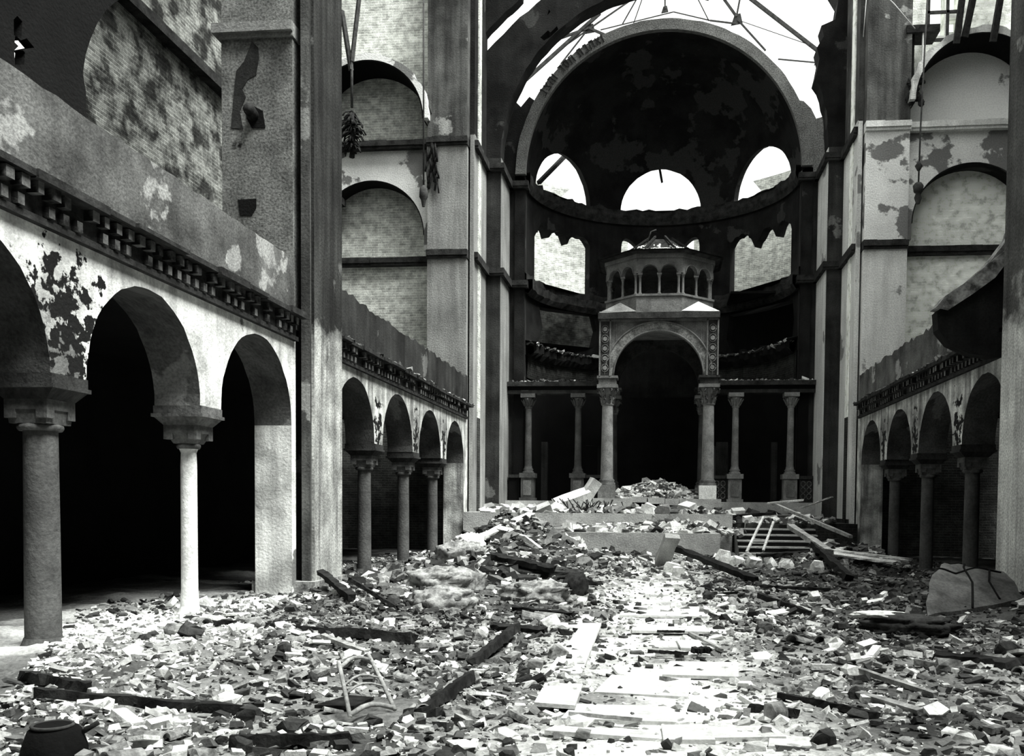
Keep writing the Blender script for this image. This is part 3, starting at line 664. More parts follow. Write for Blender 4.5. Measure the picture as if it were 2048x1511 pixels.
# lantern
oc = CF + 2.28; AP = 2.12
def octp(r, k): a = PI / 8 + PI / 4 * k; return (CX + r / math.cos(PI / 8) * math.cos(a), oc + r / math.cos(PI / 8) * math.sin(a))
def octbox(z0, z1, r0, r1=None):
    r1 = r1 or r0; mb = MB(); vs = [octp(r0, k) + (z0,) for k in range(8)] + [octp(r1, k) + (z1,) for k in range(8)]
    return mb.add(vs, [tuple(range(8))[::-1], tuple(range(8, 16))] + [(k, (k + 1) % 8, (k + 1) % 8 + 8, k + 8) for k in range(8)])
cb(octbox(9.2, 9.94, AP), 'drum', canopy_m); cb(octbox(9.9, 9.98, AP + .05), 'sill', canopy_m)
for k in range(8):
    p, q = Vector(octp(AP - .02, k)), Vector(octp(AP - .02, (k + 1) % 8)); d = (q - p); L = d.length; d /= L; nrm = Vector((-d.y, d.x)) 
    if nrm.dot(p - Vector((CX, oc))) < 0: nrm = -nrm
    r = .3; cs = (L / 2 - .36, L / 2 + .36)
    out = [(0, 10.78), (cs[0] - r, 10.78)] + arc(cs[0], 10.82, r, 190, -10, 14) + [(L / 2, 10.78)] + arc(cs[1], 10.82, r, 190, -10, 14) + [(cs[1] + r, 10.78), (L, 10.78), (L, 11.36), (0, 11.36)]
    out = [(0, 10.78), (cs[0] - r, 10.78)] + arc(cs[0], 10.8, r, 180, 0, 14) + arc(cs[1], 10.8, r, 180, 0, 14) + [(cs[1] + r, 10.78), (L, 10.78), (L, 11.36), (0, 11.36)]
    plate('arch_panel', out, [], (lambda p, d, nrm: lambda u, v, w: (p.x + d.x * u - nrm.x * w - CX, p.y + d.y * u - nrm.y * w - CF, v - 1.5))(p, d, nrm), .14, canopy_m, parent=can)
    for s_ in (.13, L / 2, L - .13):
        c = p + d * s_ - nrm * .08
        mb = MB().lathe([(.075, 9.98), (.075, 10.03), (.05, 10.06), (.045, 10.6), (.05, 10.62), (.085, 10.74)], c.x, c.y, 10); mb.box(c.x - .09, c.x + .09, c.y - .09, c.y + .09, 10.72, 10.79)
        cb(mb, 'colonnette', canopy_m)
    for cc in cs: cb(MB().tube([(p.x + d.x * (cc + (r + .03) * math.cos(t)) + nrm.x * .02, p.y + d.y * (cc + (r + .03) * math.cos(t)) + nrm.y * .02, 10.8 + (r + .03) * math.sin(t)) for t in [PI * q_ / 12 for q_ in range(13)]], .025, 5), 'arch_ring', canopy_m)
cb(octbox(11.36, 11.5, AP + .06), 'upper_cornice', canopy_m)
cb(octbox(11.5, 11.6, AP + .1, AP + .38), 'eaves', cor_m); cb(octbox(11.56, 11.86, AP + .36, 1.35), 'roof', char)
cb(octbox(11.84, 12.5, 1.35, .5), 'roof_cap', char)
for k in range(8):
    x, y = octp(2.3, k); cb(MB().bar((CX + (x - CX) * .62, oc + (y - oc) * .62, 11.9), (CX + (x - CX) * .2, oc + (y - oc) * .2, 12.62), .07, .07, 4, .2), 'roof_rib', char)
mb = MB()
for k in range(300):
    a = random.uniform(0, 2 * PI); r = random.uniform(.9, 2.25); z = 11.56 + (2.45 - r) * .27 if r > 1.35 else 11.86 + (1.35 - r) * .7
    mb.chunk((CX + r * math.cos(a), oc + r * math.sin(a), z + .05), random.uniform(.06, .22), random.uniform(.05, .15), .06, random.uniform(0, 3))
tag(cb(mb, 'roof_debris', stone_m), kind='stuff')
mb = MB().tube([(CX - .5, oc - .8, 12.3), (CX - .35, oc - .7, 12.75), (CX - .15, oc - .75, 12.8)], .03, 5); cb(mb, 'bent_hook', iron)
# plinth in front of the canopy with broken steps
pl = empty('canopy_plinth', (CX, 36.0, 1.3)); tag(pl, 'dressed stone plinth under the canopy columns with a broken step gap', 'plinth')
for x0, x1 in ((-2.45, -.95), (.85, 2.4)):
    o = MB().box(x0, x1, 35.9, 37.3, 1.3, 2.1).build('block', podium_m, pl, (CX, 36, 1.3)); o.location = (0, 0, 0)
o = MB().box(-.95, .85, 36.5, 41, 1.3, 2.05).build('gap_shade_block', black, pl, (CX, 36, 1.3)); o.location = (0, 0, 0)  # solid black blocks here paint the darkness of the step gap
o = MB().box(-.95, .85, 36.4, 36.5, 1.3, 1.75).build('gap_shade_front', black, pl, (CX, 36, 1.3)); o.location = (0, 0, 0)
labs = ['broken pale step block bridging the plinth gap on the left', 'middle broken step block in the plinth gap', 'broken pale step block bridging the plinth gap on the right']
for i, (x0, x1) in enumerate(((-1.0, -.4), (-.36, .28), (.3, .86))):
    tag(MB().box(x0, x1, 36.05, 36.6, 1.95 - .05 * i, 2.17 - .03 * i).build('step_block', podium_m, None, ((x0 + x1) / 2, 36.3, 2)), labs[i], 'stone block')

# ---- rubble -------------------------------------------------
def frag_field(name, n, fn, zf, smin, smax, mat=frag_m, dark=.2, shade=None):
    """many small broken pieces as one uncountable layer"""
    base = np.array([[-1, -1, -1], [1, -1, -1], [1, 1, -1], [-1, 1, -1], [-1, -1, 1], [1, -1, 1], [1, 1, 1], [-1, 1, 1]], float) * .5
    fc = np.array([[0, 3, 2, 1], [4, 5, 6, 7], [0, 1, 5, 4], [1, 2, 6, 5], [2, 3, 7, 6], [3, 0, 4, 7]])
    V = []; F = []; SH = []; k = 0
    while k < n:
        q = fn()
        if q is None: continue
        x, y, sc = q
        s = smin * (smax / smin) ** (random.random() ** 2.2) * sc
        dims = np.array([s * random.uniform(.9, 2.4), s * random.uniform(.5, 1.1), s * random.uniform(.25, .7)])
        b = base * (1 + RNG.uniform(-.35, .25, base.shape)); b[4:, :2] *= random.uniform(.45, .9); b[:4, :2] *= random.uniform(.6, 1)
        R = np.array(Euler((random.gauss(0, .4), random.gauss(0, .3), random.gauss(0, .9) + random.choice((0, 3.14)))).to_matrix())
        v = (b * dims) @ R.T + np.array([x, y, zf(x, y) + dims[2] * random.uniform(.1, .45)])
        V.append(v); F.append(fc + 8 * k)
        d = dark if shade is None else shade(x, y)
        t = random.random()
        g = random.uniform(.02, .08) if t < d else (random.uniform(.1, .32) if t < d + .3 else random.uniform(.4, 1))
        SH += [g] * 8; k += 1
    V = np.concatenate(V); F = np.concatenate(F)
    me = bpy.data.meshes.new(name); me.from_pydata(V.tolist(), [], F.tolist()); me.materials.append(mat)
    at = me.attributes.new('shade', 'FLOAT_COLOR', 'POINT'); at.data.foreach_set('color', np.repeat(np.array(SH), 4).astype(np.float32))
    o = bpy.data.objects.new(name, me); C.objects.link(o); return o
def nave_pt(y0, y1):
    def fn():
        y = y0 + (y1 - y0) * random.random() ** 1.3; x = random.uniform(-9.2, 9.2)
        if abs(x) > .55 * y + 1.5 or (abs(x) > 7.5 and random.random() < .5) or (x < -6.3 and 17.3 < y < 19.5): return None
        if -2.85 < x < -2.1 and 7.3 < y < 8.3: return None
        path = g2(x, 0, .1, 0, .95, 1) * (1 if y < 24 else .2)
        if random.random() < path * .82: return None
        return x, y, 1.0
    return fn
def dk(x, y):
    d = .36 + .3 * nz(x * .5, y * .4, 11)
    if x < -1.2 and 12 < y < 27: d += .25
    if x > 3.2 and y > 13: d += .22
    if x > 1.3 and y > 15: d += .08
    if y < 10: d -= .08
    if (x < -4.6 and y < 12) or (x < -6 and y < 15.5): d -= .4  # fewer dark pieces here, part of the painted sun patch
    if abs(x) < 1.2: d -= .12
    return min(.8, max(.04, d))
tag(frag_field('rubble', 24000, nave_pt(5.3, 15), ground, .02, .12, shade=dk), 'broken mortar, brick and tile fragments strewn over the near nave floor', 'rubble', kind='stuff')
tag(frag_field('rubble', 17000, nave_pt(14, 34), ground, .03, .17, shade=dk), 'coarser broken masonry covering the far half of the nave floor', 'rubble', kind='stuff')
def mound_pt(): return (random.gauss(-4.3, 1.2), random.uniform(18, 32.8), 1)
tag(frag_field('rubble', 4500, mound_pt, lambda x, y: ground(x, y) if x < -1 else ground(x, y), .06, .34, shade=lambda x, y: .52), 'thick heap of broken masonry piled before the left podium wall', 'rubble heap', kind='stuff')
tag(frag_field('rubble', 1800, lambda: (random.uniform(-3.4, 6.2), random.uniform(26.5, 30.4), 1), ground, .06, .28, shade=lambda x, y: .2 if x < 3 else .5), 'broken stones gathered along the foot of the reading platform', 'rubble heap', kind='stuff')
def heap(cx, cy, sx, sy, z0, h): return (lambda: (random.gauss(cx, sx), random.gauss(cy, sy), 1.0)), (lambda x, y: z0 + h * g2(x, y, cx, cy, sx * 1.6, sy * 1.6))
def box_pt(x0, x1, y0, y1): return lambda: (random.uniform(x0, x1), random.uniform(y0, y1), 1)
f1, z1 = heap(-.05, 37.6, 1.0, .5, 2.0, .72)
def f1c():
    q = f1(); return q if abs(q[0] + .05) < 1.65 and q[1] > 36.45 else None
tag(frag_field('rubble_heap', 1500, f1c, z1, .08, .3, dark=.12), 'pale rubble heap filling the floor under the stone canopy', 'rubble heap', kind='stuff')
mbh = MB(); mbh.add([(-1.7, 36.5, 2.05), (1.6, 36.5, 2.05), (1.6, 39, 2.05), (-1.7, 39, 2.05), (-1.0, 37.4, 2.45), (.9, 37.4, 2.45), (.8, 38.2, 2.55), (-.9, 38.2, 2.55)], [(0, 1, 5, 4), (1, 2, 6, 5), (2, 3, 7, 6), (3, 0, 4, 7), (4, 5, 6, 7)])
tag(mbh.build('debris_mound', stone_g, None, (0, 37.5, 2)), 'compact grey debris core under the canopy rubble', 'rubble heap', kind='stuff')
def podz(x, y): return (1.56 if x < 2.6 else 1.28) + .12 * max(0, nz(x, y, 4))
tag(frag_field('rubble', 1500, box_pt(-6.2, 6.2, 33.2, 36.2), podz, .07, .28, dark=.25), 'rubble strewn over the raised platform before the canopy', 'rubble', kind='stuff')
tag(frag_field('rubble', 1200, box_pt(-3.1, 2.6, 29.2, 33), lambda x, y: 1.0 + .25 * g2(x, y, .5, 32.5, 1.2, .8) + .15 * max(0, nz(x, y, 8)), .07, .3, dark=.15), 'pale rubble covering the low reading platform', 'rubble', kind='stuff')
tag(frag_field('rubble', 420, box_pt(-6.2, 2.4, 33.1, 35.8), podz, .16, .55, shade=lambda x, y: .12 if x < 0 else .35), 'large broken stones scattered on the raised platform', 'rubble', kind='stuff')
tag(frag_field('rubble', 380, box_pt(-3.1, 1.9, 28.9, 32.9), lambda x, y: 1.0, .14, .5, shade=lambda x, y: .1), 'large pale stones scattered on the reading platform', 'rubble', kind='stuff')
tag(frag_field('rubble', 500, box_pt(2.6, 6.2, 33.5, 38.2), lambda x, y: 1.26 + .35 * max(0, nz(x * .7, y * .7, 1)), .12, .5, shade=lambda x, y: .5), 'dark scattered debris on the platform beside the right jamb', 'rubble', kind='stuff')
tag(frag_field('rubble', 500, box_pt(5.0, 6.9, 26.5, 33.3), lambda x, y: ground(x, y) + .5 * (y - 26.5) / 7, .1, .4, shade=lambda x, y: .5), 'dark debris slope at the right of the sanctuary steps', 'rubble', kind='stuff')
for sgn, lab in ((-1, 'debris lying on the left screen entablature'), (1, 'debris lying on the right screen entablature')):
    a, b = sorted((sgn * 2.4, sgn * 6.2)); tag(frag_field('ledge_debris', 260, box_pt(a, b, 38.65, 39.2), lambda x, y: 6.9, .06, .2, dark=.25 if sgn > 0 else .6), lab, 'debris', kind='stuff')
for sgn, lab in ((-1, 'ragged debris hanging on the lower left apse ledge'), (1, 'ragged debris hanging on the lower right apse ledge')):
    def fa(): 
        t = math.radians(sgn * random.uniform(28, 86)); r = random.uniform(5.1, 5.5); return (r * math.sin(t), AY + r * math.cos(t), 1)
    tag(frag_field('ledge_debris', 220, fa, lambda x, y: 8.6, .06, .24, dark=.4), lab, 'debris', kind='stuff')
for side, sgn in (('left', -1), ('right', 1)):
    def fb(): y = random.uniform(20, 34); return (sgn * random.uniform(6.78, 6.98), y, 1)
    tag(frag_field('ledge_debris', 260, fb, lambda x, y: ZCT, .05, .16, dark=.6), 'small debris along the far %s arcade cornice' % side, 'debris', kind='stuff')

# individual blocks, bricks, tiles and plaster slabs in the near rubble
def proto(name, kind, mat):
    mb = MB()
    if kind == 'chunk': mb.chunk((0, 0, 0), .3, .22, .15, 0, .35)
    elif kind == 'brick': mb.bar((-.125, 0, 0), (.125, 0, 0), .12, .065, 3, .06)
    elif kind == 'slab': mb.prism([(-.16, -.1), (.1, -.13), (.18, .02), (.06, .12), (-.13, .1)], lambda u, v, w: (u, v, w), .035)
    elif kind == 'tile':
        vs = []; n = 8
        for x in (-.17, .17):
            for r in (.075, .06):
                for k in range(n + 1): t = PI * k / n; vs.append((x, r * math.cos(t) * (1 + x * .3), r * math.sin(t)))
        m = n + 1; fs = []
        for k in range(n):
            fs += [(k, k + 1, 2 * m + k + 1, 2 * m + k), (m + k + 1, m + k, 3 * m + k, 3 * m + k + 1), (k + 1, k, m + k, m + k + 1), (2 * m + k, 2 * m + k + 1, 3 * m + k + 1, 3 * m + k)]
        fs += [(0, 2 * m, 3 * m, m), (n, m + n, 3 * m + n, 2 * m + n)]; mb.add(vs, fs)
    o = mb.build(name, mat); return o
kinds = [('rubble_stone', 'chunk', stone_m, 'irregular pale stone chunk lying loose in the rubble', 'pale stone chunks', 'stone', 70), ('rubble_stone', 'chunk', stone_g, 'irregular grey stone chunk lying loose in the rubble', 'grey stone chunks', 'stone', 50),
         ('charred_lump', 'chunk', stone_d, 'black charred lump lying in the rubble', 'charred lumps', 'lump', 55), ('loose_brick', 'brick', stone_g, 'loose grey brick lying in the rubble', 'loose grey bricks', 'brick', 50), ('loose_brick', 'brick', stone_m, 'loose whitened brick lying in the rubble', 'loose whitened bricks', 'brick', 30),
         ('plaster_slab', 'slab', stone_m, 'thin flat piece of pale plaster lying in the rubble', 'pale plaster pieces', 'plaster piece', 50), ('roof_tile', 'tile', stone_g, 'half-round grey roof tile lying in the rubble', 'half-round roof tiles', 'tile', 45)]
for nm, kd, mt, lab, grp, cat, n in kinds:
    p = proto(nm, kd, mt); tag(p, lab, cat, grp)
    for i in range(n):
        o = p if i == 0 else p.copy()
        if i: C.objects.link(o)
        while True:
            y = 5.8 + 13 * random.random() ** 1.7; x = random.uniform(-6.5, 6.5)
            if abs(x) < .5 * y + 1 and not (abs(x - .1) < .9 and random.random() < .85): break
        s = random.uniform(.35, .95) * (1 if y < 10 else 1.3)
        o.scale = (s * random.uniform(.8, 1.2), s * random.uniform(.8, 1.2), s)
        o.rotation_euler = (random.gauss(0, .2), random.gauss(0, .2), random.uniform(0, 6.28)); o.location = (x, y, ground(x, y) + (.045 if kd in ('chunk', 'brick') else .02) * s)

# paving slabs of the aisle
slabs = [(-1.12, 14.1, .38, 1.5, 'pale paving slab at the left edge of the aisle, furthest from camera'), (-.93, 11.4, .36, 3.4, 'long pale kerb slab along the left edge of the aisle'), (-.88, 8.55, .34, 1.2, 'tilted pale slab at the lower left of the aisle'),
         (.55, 12.1, .5, .8, 'squarish slab right of centre beside the thin wooden strip'), (.35, 11.3, .7, .35, 'narrow slab lying behind the dark crosswise stick'), (.5, 10.2, .8, .9, 'broad white slab in the middle of the aisle'), (-.3, 7.9, .95, .55, 'broken slab with a dark gap at its left in the foreground'),
         (-.35, 7.28, 1.0, .22, 'long low kerb stone across the foreground aisle, left piece'), (.25, 7.3, .36, .5, 'short raised stone in the foreground centre'), (.65, 7.35, .62, .4, 'foreground slab right of the short raised stone'), (1.0, 7.1, .34, .32, 'pale slab tapering into rubble at the foreground right of aisle'),
         (.2, 13.6, 1.1, 1.2, 'wide dusty slab in the far part of the aisle'), (0.1, 15.8, 1.4, 1.6, 'dust covered slab where the aisle is brightest'), (-.1, 9.2, .9, .8, 'dusty slab in the left centre of the aisle')]
for x, y, w, l, lab in slabs:
    mb = MB(); P4 = [(-w / 2, -l / 2), (w / 2 + random.uniform(-.05, .05), -l / 2 + random.uniform(-.06, .06)), (w / 2 + random.uniform(-.06, .02), l / 2), (-w / 2 + random.uniform(-.02, .08), l / 2 + random.uniform(-.08, .05))]
    mb.prism(P4[::-1], lambda u, v, q: (u, v, q), .035); o = mb.build('paving_slab', slab_m); o.location = (x, y, ground(x, y) + .0); o.rotation_euler = (random.gauss(0, .02), random.gauss(0, .02), random.gauss(0, .03)); tag(o, lab, 'paving slab')

# beams, boards and sticks
def stick(name, p0, p1, w, h, mat, label, cat, seg=8, jit=.18, ground_it=True, pale=None):
    p0, p1 = list(p0), list(p1)
    if ground_it: 
        p0[2] += ground(p0[0], p0[1]); p1[2] += ground(p1[0], p1[1])
    c = [(a + b) / 2 for a, b in zip(p0, p1)]
    if mat is char: w *= .78; h *= .8; seg = 14; jit = .3
    o = MB().bar(p0, p1, w, h, seg, jit, random.uniform(-.3, .3)).build(name, mat, None, c); tag(o, label, cat); return o
B = [('charred_beam', (-5.96, 12.15, .06), (-3.0, 11.35, .08), .2, .15, char, 'long thick charred beam right of the flaked white column'),
     ('charred_beam', (-5.4, 7.6, .06), (-3.35, 7.45, .04), .1, .1, char, 'long black beam lying level near the bottom left'),
     ('charred_beam', (-5.9, 8.15, .06), (-5.1, 7.9, .05), .16, .12, char, 'short black beam touching the left picture edge'),
     ('charred_beam', (-1.95, 7.6, .03), (-1.78, 8.9, .08), .14, .12, char, 'charred timber pointing away, right of the chair frame'),
     ('charred_beam', (-2.0, 10.1, .04), (-1.8, 12.0, .16), .14, .12, char, 'dark sloping timber above the charred timber near the chair frame'),
     ('charred_post', (-6.35, 17.2, .35), (-4.9, 14.7, .1), .17, .13, char, 'black beam leaning down from the foot of the scorched pier'),
     ('charred_post', (-5.5, 16.4, .2), (-4.05, 14.3, .05), .1, .08, char, 'thinner beam leaning beside the black one near the scorched pier'),
     ('charred_beam', (.3, 26.4, .65), (2.3, 22.2, .05), .2, .18, char, 'charred beam slanting down from the reading platform to the right'),
     ('charred_beam', (-2.3, 12.9, .06), (-1.5, 12.7, .05), .12, .08, char, 'low dark beam left of the aisle behind small white blocks'),
     ('charred_beam', (-2.3, 15.0, .08), (-1.15, 14.8, .04), .14, .08, char, 'broad dark beam ending at the far left slab of the aisle'),
     ('charred_beam', (-2.2, 20.2, .25), (-3.6, 20.6, .3), .25, .16, char, 'big charred trunk-like beam in the heap left of centre'),
     ('charred_beam', (1.15, 8.8, .04), (1.85, 8.0, .03), .09, .07, char, 'charred stick right of the foreground slabs'),
     ('charred_beam', (.82, 8.25, .04), (1.2, 8.05, .04), .1, .08, char, 'short blackened timber against the foreground slabs'),
     ('charred_beam', (2.2, 20.3, .05), (3.6, 19.9, .05), .1, .08, char, 'thin dark rail lying across the right middle ground'),
     ('charred_beam', (1.9, 17.6, .15), (2.5, 15.6, .05), .14, .12, char, 'bent dark limb sticking up from the right rubble'),
     ('charred_beam', (4.6, 9.6, .04), (5.6, 9.2, .04), .2, .1, char, 'dark timber near the lower right picture edge'),
     ('charred_beam', (3.2, 11.2, .04), (4.6, 10.7, .04), .18, .08, char, 'dark timber among stones at the right side'),
     ('charred_beam', (-3.0, 6.35, .05), (-2.2, 6.55, .05), .12, .1, char, 'dark timber at the bottom edge left of centre'),
     ('wooden_strip', (.42, 13.3, .04), (.8, 11.5, .04), .05, .04, wood, 'thin straight wooden strip slanting over the right aisle slabs'),
     ('wooden_strip', (-.7, 7.65, .08), (-.1, 7.45, .08), .03, .03, wood, 'thin stick lying on the foreground kerb stone'),
     ('charred_stick', (-.1, 11.05, .07), (.38, 11.0, .07), .07, .05, char, 'black stick lying crosswise in the aisle'),
     ('charred_stick', (.45, 11.12, .09), (.64, 11.2, .09), .13, .08, char, 'short black lump of wood right of the crosswise stick'),
     ('charred_stick', (.02, 13.0, .06), (.4, 12.95, .06), .05, .04, char, 'short dark stick across the aisle behind the black one'),
     ('wooden_strip', (2.15, 10.1, .06), (2.6, 9.0, .05), .05, .05, wood, 'upper one of two slim sticks on the right rubble'),
     ('wooden_strip', (1.85, 8.9, .05), (2.25, 8.2, .05), .06, .05, wood, 'lower one of two slim sticks on the right rubble'),
     ('wooden_strip', (-4.0, 10.9, .1), (-3.2, 10.1, .06), .06, .05, wood, 'slim stick slanting below the long charred beam'),
     ('wooden_board', (-5.2, 26.5, .35), (-3.9, 29.0, .3), .25, .08, wood_lt, 'pale board sloping up the heap before the left podium wall')]
for nm, a, b, w, h, m, lab in B: stick(nm, a, b, w, h, m, lab, nm.split('_')[1])
# chair back frame
ch = empty('chair_frame', (-2.4, 7.6, .12)); tag(ch, 'overturned wooden chair back with three curved slats in the rubble', 'chair')
a0, a1 = Vector((-2.45, 7.3, .1)), Vector((-2.72, 7.8, .46)); b0, b1 = Vector((-2.17, 7.62, .1)), Vector((-2.6, 8.25, .46))
O = Vector((-2.4, 7.6, .12))
for p, q in ((a0, a1), (b0, b1)): MB().tube([p - O, p.lerp(q, .5) - O + Vector((0, 0, .01)), q - O], .019, 8).build('post', wood, ch)
for t, w in ((.03, .06), (.4, .03), (.55, .03), (.88, .05)):
    p, q = a0.lerp(a1, t), b0.lerp(b1, t); mid = p.lerp(q, .5) + Vector((-.03, .03, .05))
    MB().tube([p - O, p.lerp(mid, .6) + Vector((0, 0, .012)) - O, mid - O, q.lerp(mid, .6) + Vector((0, 0, .012)) - O, q - O], w * .38, 6).build('slat', wood, ch)
MB().prism([(-.5, .1), (-.15, .1), (-.1, .5), (-.35, .55)], lambda u, v, w: (u, v, w - .05), .03).build('added_slat_backing', char, ch)  # dark backing added behind the slats to set them off
# charred round tub in the lower left corner
tb = empty('round_tub', (-4.12, 6.0, .05)); tag(tb, 'black round tub lying at the bottom left corner', 'tub')
MB().lathe([(.12, .24), (.17, .2), (.21, .08), (.215, 0)], n=28).build('body', black, tb)
MB().tube([(.13 * math.cos(t), .13 * math.sin(t) - .02, .235) for t in [2 * PI * k / 24 for k in range(25)]], .012, 6).build('rim', iron, tb)
MB().tube([(.16, .06, .17), (.27, .08, .24)], .02, 6).build('handle', char, tb)
# ladder
ld = empty('ladder', (3.3, 30.6, .9)); tag(ld, 'short pale wooden ladder leaning on the sanctuary steps', 'ladder'); O = Vector((3.3, 30.6, .9))
for p, q in (((2.82, 30.0, .4), (3.5, 31.6, 1.5)), ((3.33, 30.0, .45), (3.8, 31.4, 1.33))): MB().bar(Vector(p) - O, Vector(q) - O, .07, .06, 3, .08).build('rail', wood_lt, ld)
for t in (.12, .24, .36): MB().bar(Vector((2.82, 30, .4)).lerp(Vector((3.5, 31.6, 1.5)), t) - O, Vector((3.33, 30, .45)).lerp(Vector((3.8, 31.4, 1.33)), t) - O, .04, .03).build('rung', wood_lt, ld)
# timbers right of the ladder
for nm, a, b, w, h, m, lab in [('wooden_beam', (4.35, 31.5, 1.2), (4.75, 26.6, .6), .24, .14, wood, 'grey plank sloping down right of the ladder'), ('charred_beam', (4.6, 28.4, .75), (4.55, 22.8, .15), .26, .2, char, 'thick charred beam continuing down from the grey plank'),
        ('wooden_beam', (4.2, 35.2, 1.95), (6.1, 30.5, .9), .13, .1, wood, 'long narrow beam slanting from the platform edge to the right'), ('wooden_board', (4.9, 27.6, .62), (6.5, 25.6, .48), .5, .05, wood_lt, 'upper pale board of the collapsed planking on the right'),
        ('wooden_board', (4.8, 26.9, .55), (6.2, 25.2, .4), .22, .05, wood_lt, 'lower pale board of the collapsed planking on the right'), ('charred_beam', (1.4, 33.9, 1.35), (4.2, 34.0, 1.6), .16, .14, char, 'long charred beam along the platform edge right of the canopy'),
        ('wooden_frame_bar', (4.0, 34.9, 1.95), (5.3, 35.1, 2.08), .12, .06, wood_lt, 'pale wooden frame rail lying on the platform by the right jamb'), ('charred_beam', (2.9, 27.8, .4), (4.4, 28.0, .5), .16, .12, char, 'short dark beam lying before the sanctuary steps'),
        ('stone_post', (4.9, 25.2, .0), (4.85, 25.25, .45), .2, .2, stone_g, 'small upright stone post at the foot of the charred beam'), ('wooden_board', (5.2, 34.8, 1.8), (6.2, 34.3, 2.2), .2, .05, wood, 'rough board leaning against the right jamb foot')]:
    stick(nm, a, b, w, h, m, lab, 'beam' if 'beam' in nm else ('board' if 'board' in nm else 'post' if 'post' in nm else 'rail'), ground_it=False)
# stone blocks with their own place
blocks = [(-1.55, 13.5, .35, .22, .16, 'white block left of the aisle beside the dark beam'), (-1.35, 13.1, .3, .25, .12, 'flat white block before the left aisle block'), (.42, 24.8, .5, .3, .3, 'pale brick block at the foot of the reading platform'), (.55, 24.2, .35, .3, .25, 'small pale block below the brick block'),
          (1.9, 27.3, .5, .4, .5, 'big pale block at the right end of the reading platform'), (2.3, 26.9, .45, .35, .35, 'pale block second from the reading platform end'), (2.7, 26.5, .5, .3, .35, 'oblong pale block resting near the charred slanting beam'), (3.1, 26.1, .35, .3, .3, 'pale block furthest right of the white block group'),
          (3.5, 25.9, .45, .35, .3, 'light block left of the steps foot'), (4.2, 25.2, .4, .35, .35, 'square rounded block before the charred beam'), (1.0, 7.85, .22, .16, .2, 'upright grey broken slab right of the foreground kerb'), (2.3, 7.35, .3, .24, .1, 'white flat block in the lower right foreground'),
          (1.5, 6.6, .3, .2, .14, 'large pale block at the bottom right of centre'), (2.45, 6.95, .25, .2, .12, 'pale block close to the lower right corner'), (-1.1, 6.95, .26, .2, .08, 'pale squarish block at the bottom left of the aisle'), (.35, 16.4, .25, .2, .12, 'small white block on the far bright aisle')]
for x, y, a, b, h, lab in blocks:
    mb = MB().chunk((0, 0, 0), a, b, h, 0, .12); o = mb.build('stone_block', stone_m if 'grey' not in lab else stone_g); o.location = (x, y, ground(x, y) + h * .4); o.rotation_euler = (random.gauss(0, .1), random.gauss(0, .1), random.uniform(-.6, .6)); tag(o, lab, 'stone block')
def leaning(name, c, sx, sy, sz, rot, mat, lab, cat):
    o = MB().bar((-sx / 2, 0, 0), (sx / 2, 0, 0), sy, sz, 4, .05).build(name, mat); o.location = c; o.rotation_euler = rot; tag(o, lab, cat)
leaning('brick_pier_fragment', (.28, 25.9, .62), 1.15, .42, .16, (.1, .75, 1.9), podium_m, 'fallen strip of brickwork leaning on the reading platform wall', 'masonry fragment')
leaning('toppled_stone', (-3.1, 34.4, 1.95), 1.3, .7, .5, (.3, -.35, .3), stone_m, 'toppled pale fluted stone left of the canopy', 'stone block')
leaning('toppled_stone', (-2.5, 34.7, 2.35), .9, .45, .4, (.2, -1.0, .2), podium_m, 'upright broken stone resting on the toppled fluted stone', 'stone block')
def blob(name, c, rx, ry, rz, mat, lab, cat='masonry fragment', amp=.25, fr=3.2, rot=0, tilt=0, strata=0):
    nu, nv = 48, 24; vs = []; sd = random.uniform(0, 50)
    for j in range(nv + 1):
        p = PI * j / nv - PI / 2
        for i in range(nu):
            t = 2 * PI * i / nu; d = Vector((math.cos(p) * math.cos(t), math.cos(p) * math.sin(t), math.sin(p)))
            k = 1 + .5 * amp * noise.fractal(d * fr + Vector((sd, 0, 0)), .8, 2, 4) + (strata * math.sin(d.z * 14) if strata else 0); vs.append((d.x * rx * k, d.y * ry * k, (abs(d.z) ** .7) * math.copysign(1, d.z) * rz * k))
    fs = [(j * nu + i, j * nu + (i + 1) % nu, (j + 1) * nu + (i + 1) % nu, (j + 1) * nu + i) for j in range(nv) for i in range(nu)]
    o = MB().add(vs, fs, True).build(name, mat); o.location = c; o.rotation_euler = (tilt, 0, rot); tag(o, lab, cat); return o
blob('rubble_lump', (-3.45, 14.9, .22), .55, .5, .26, stone_g, 'big rounded pale rubble lump with a dark undercut, left of centre', amp=.4, strata=.05)
blob('rubble_lump', (-3.9, 17.0, .35), .75, .6, .3, stone_g, 'grey mottled lump lying behind the big rounded rubble lump', amp=.45)
blob('sagging_sheet', (-2.9, 20.6, .3), 1.2, .3, .17, stone_d, 'long sagging dark roll lying across the heap left of the aisle', amp=.5, rot=.05)
blob('sack_lump', (-2.15, 16.6, .22), .62, .4, .24, stone_g, 'sack-like wrinkled grey lump near the left edge of the aisle', amp=.6, fr=3)
blob('layered_block', (3.55, 13.7, .16), .62, .3, .16, stone_d, 'layered masonry lump with whitened top before the curved slab', amp=.4, strata=.08, rot=-.15)
blob('whitened_crust', (3.25, 13.9, .28), .42, .22, .06, stone_m, 'white mortar crust on the layered masonry lump', amp=.4, rot=-.15)
blob('rubble_lump', (-4.8, 22.5, .6), .6, .5, .3, stone_g, 'grey lump high on the heap beside the far left columns', amp=.5)
blob('rubble_lump', (-5.0, 24.8, .8), .4, .4, .25, stone_m, 'rounded pale lump on the heap before the end of the left arcade', amp=.4)
blob('charred_lump', (-1.55, 18.0, .25), .16, .5, .25, char, 'dark bent limb-like lump at the left edge of the bright aisle', amp=.5, rot=-.3)
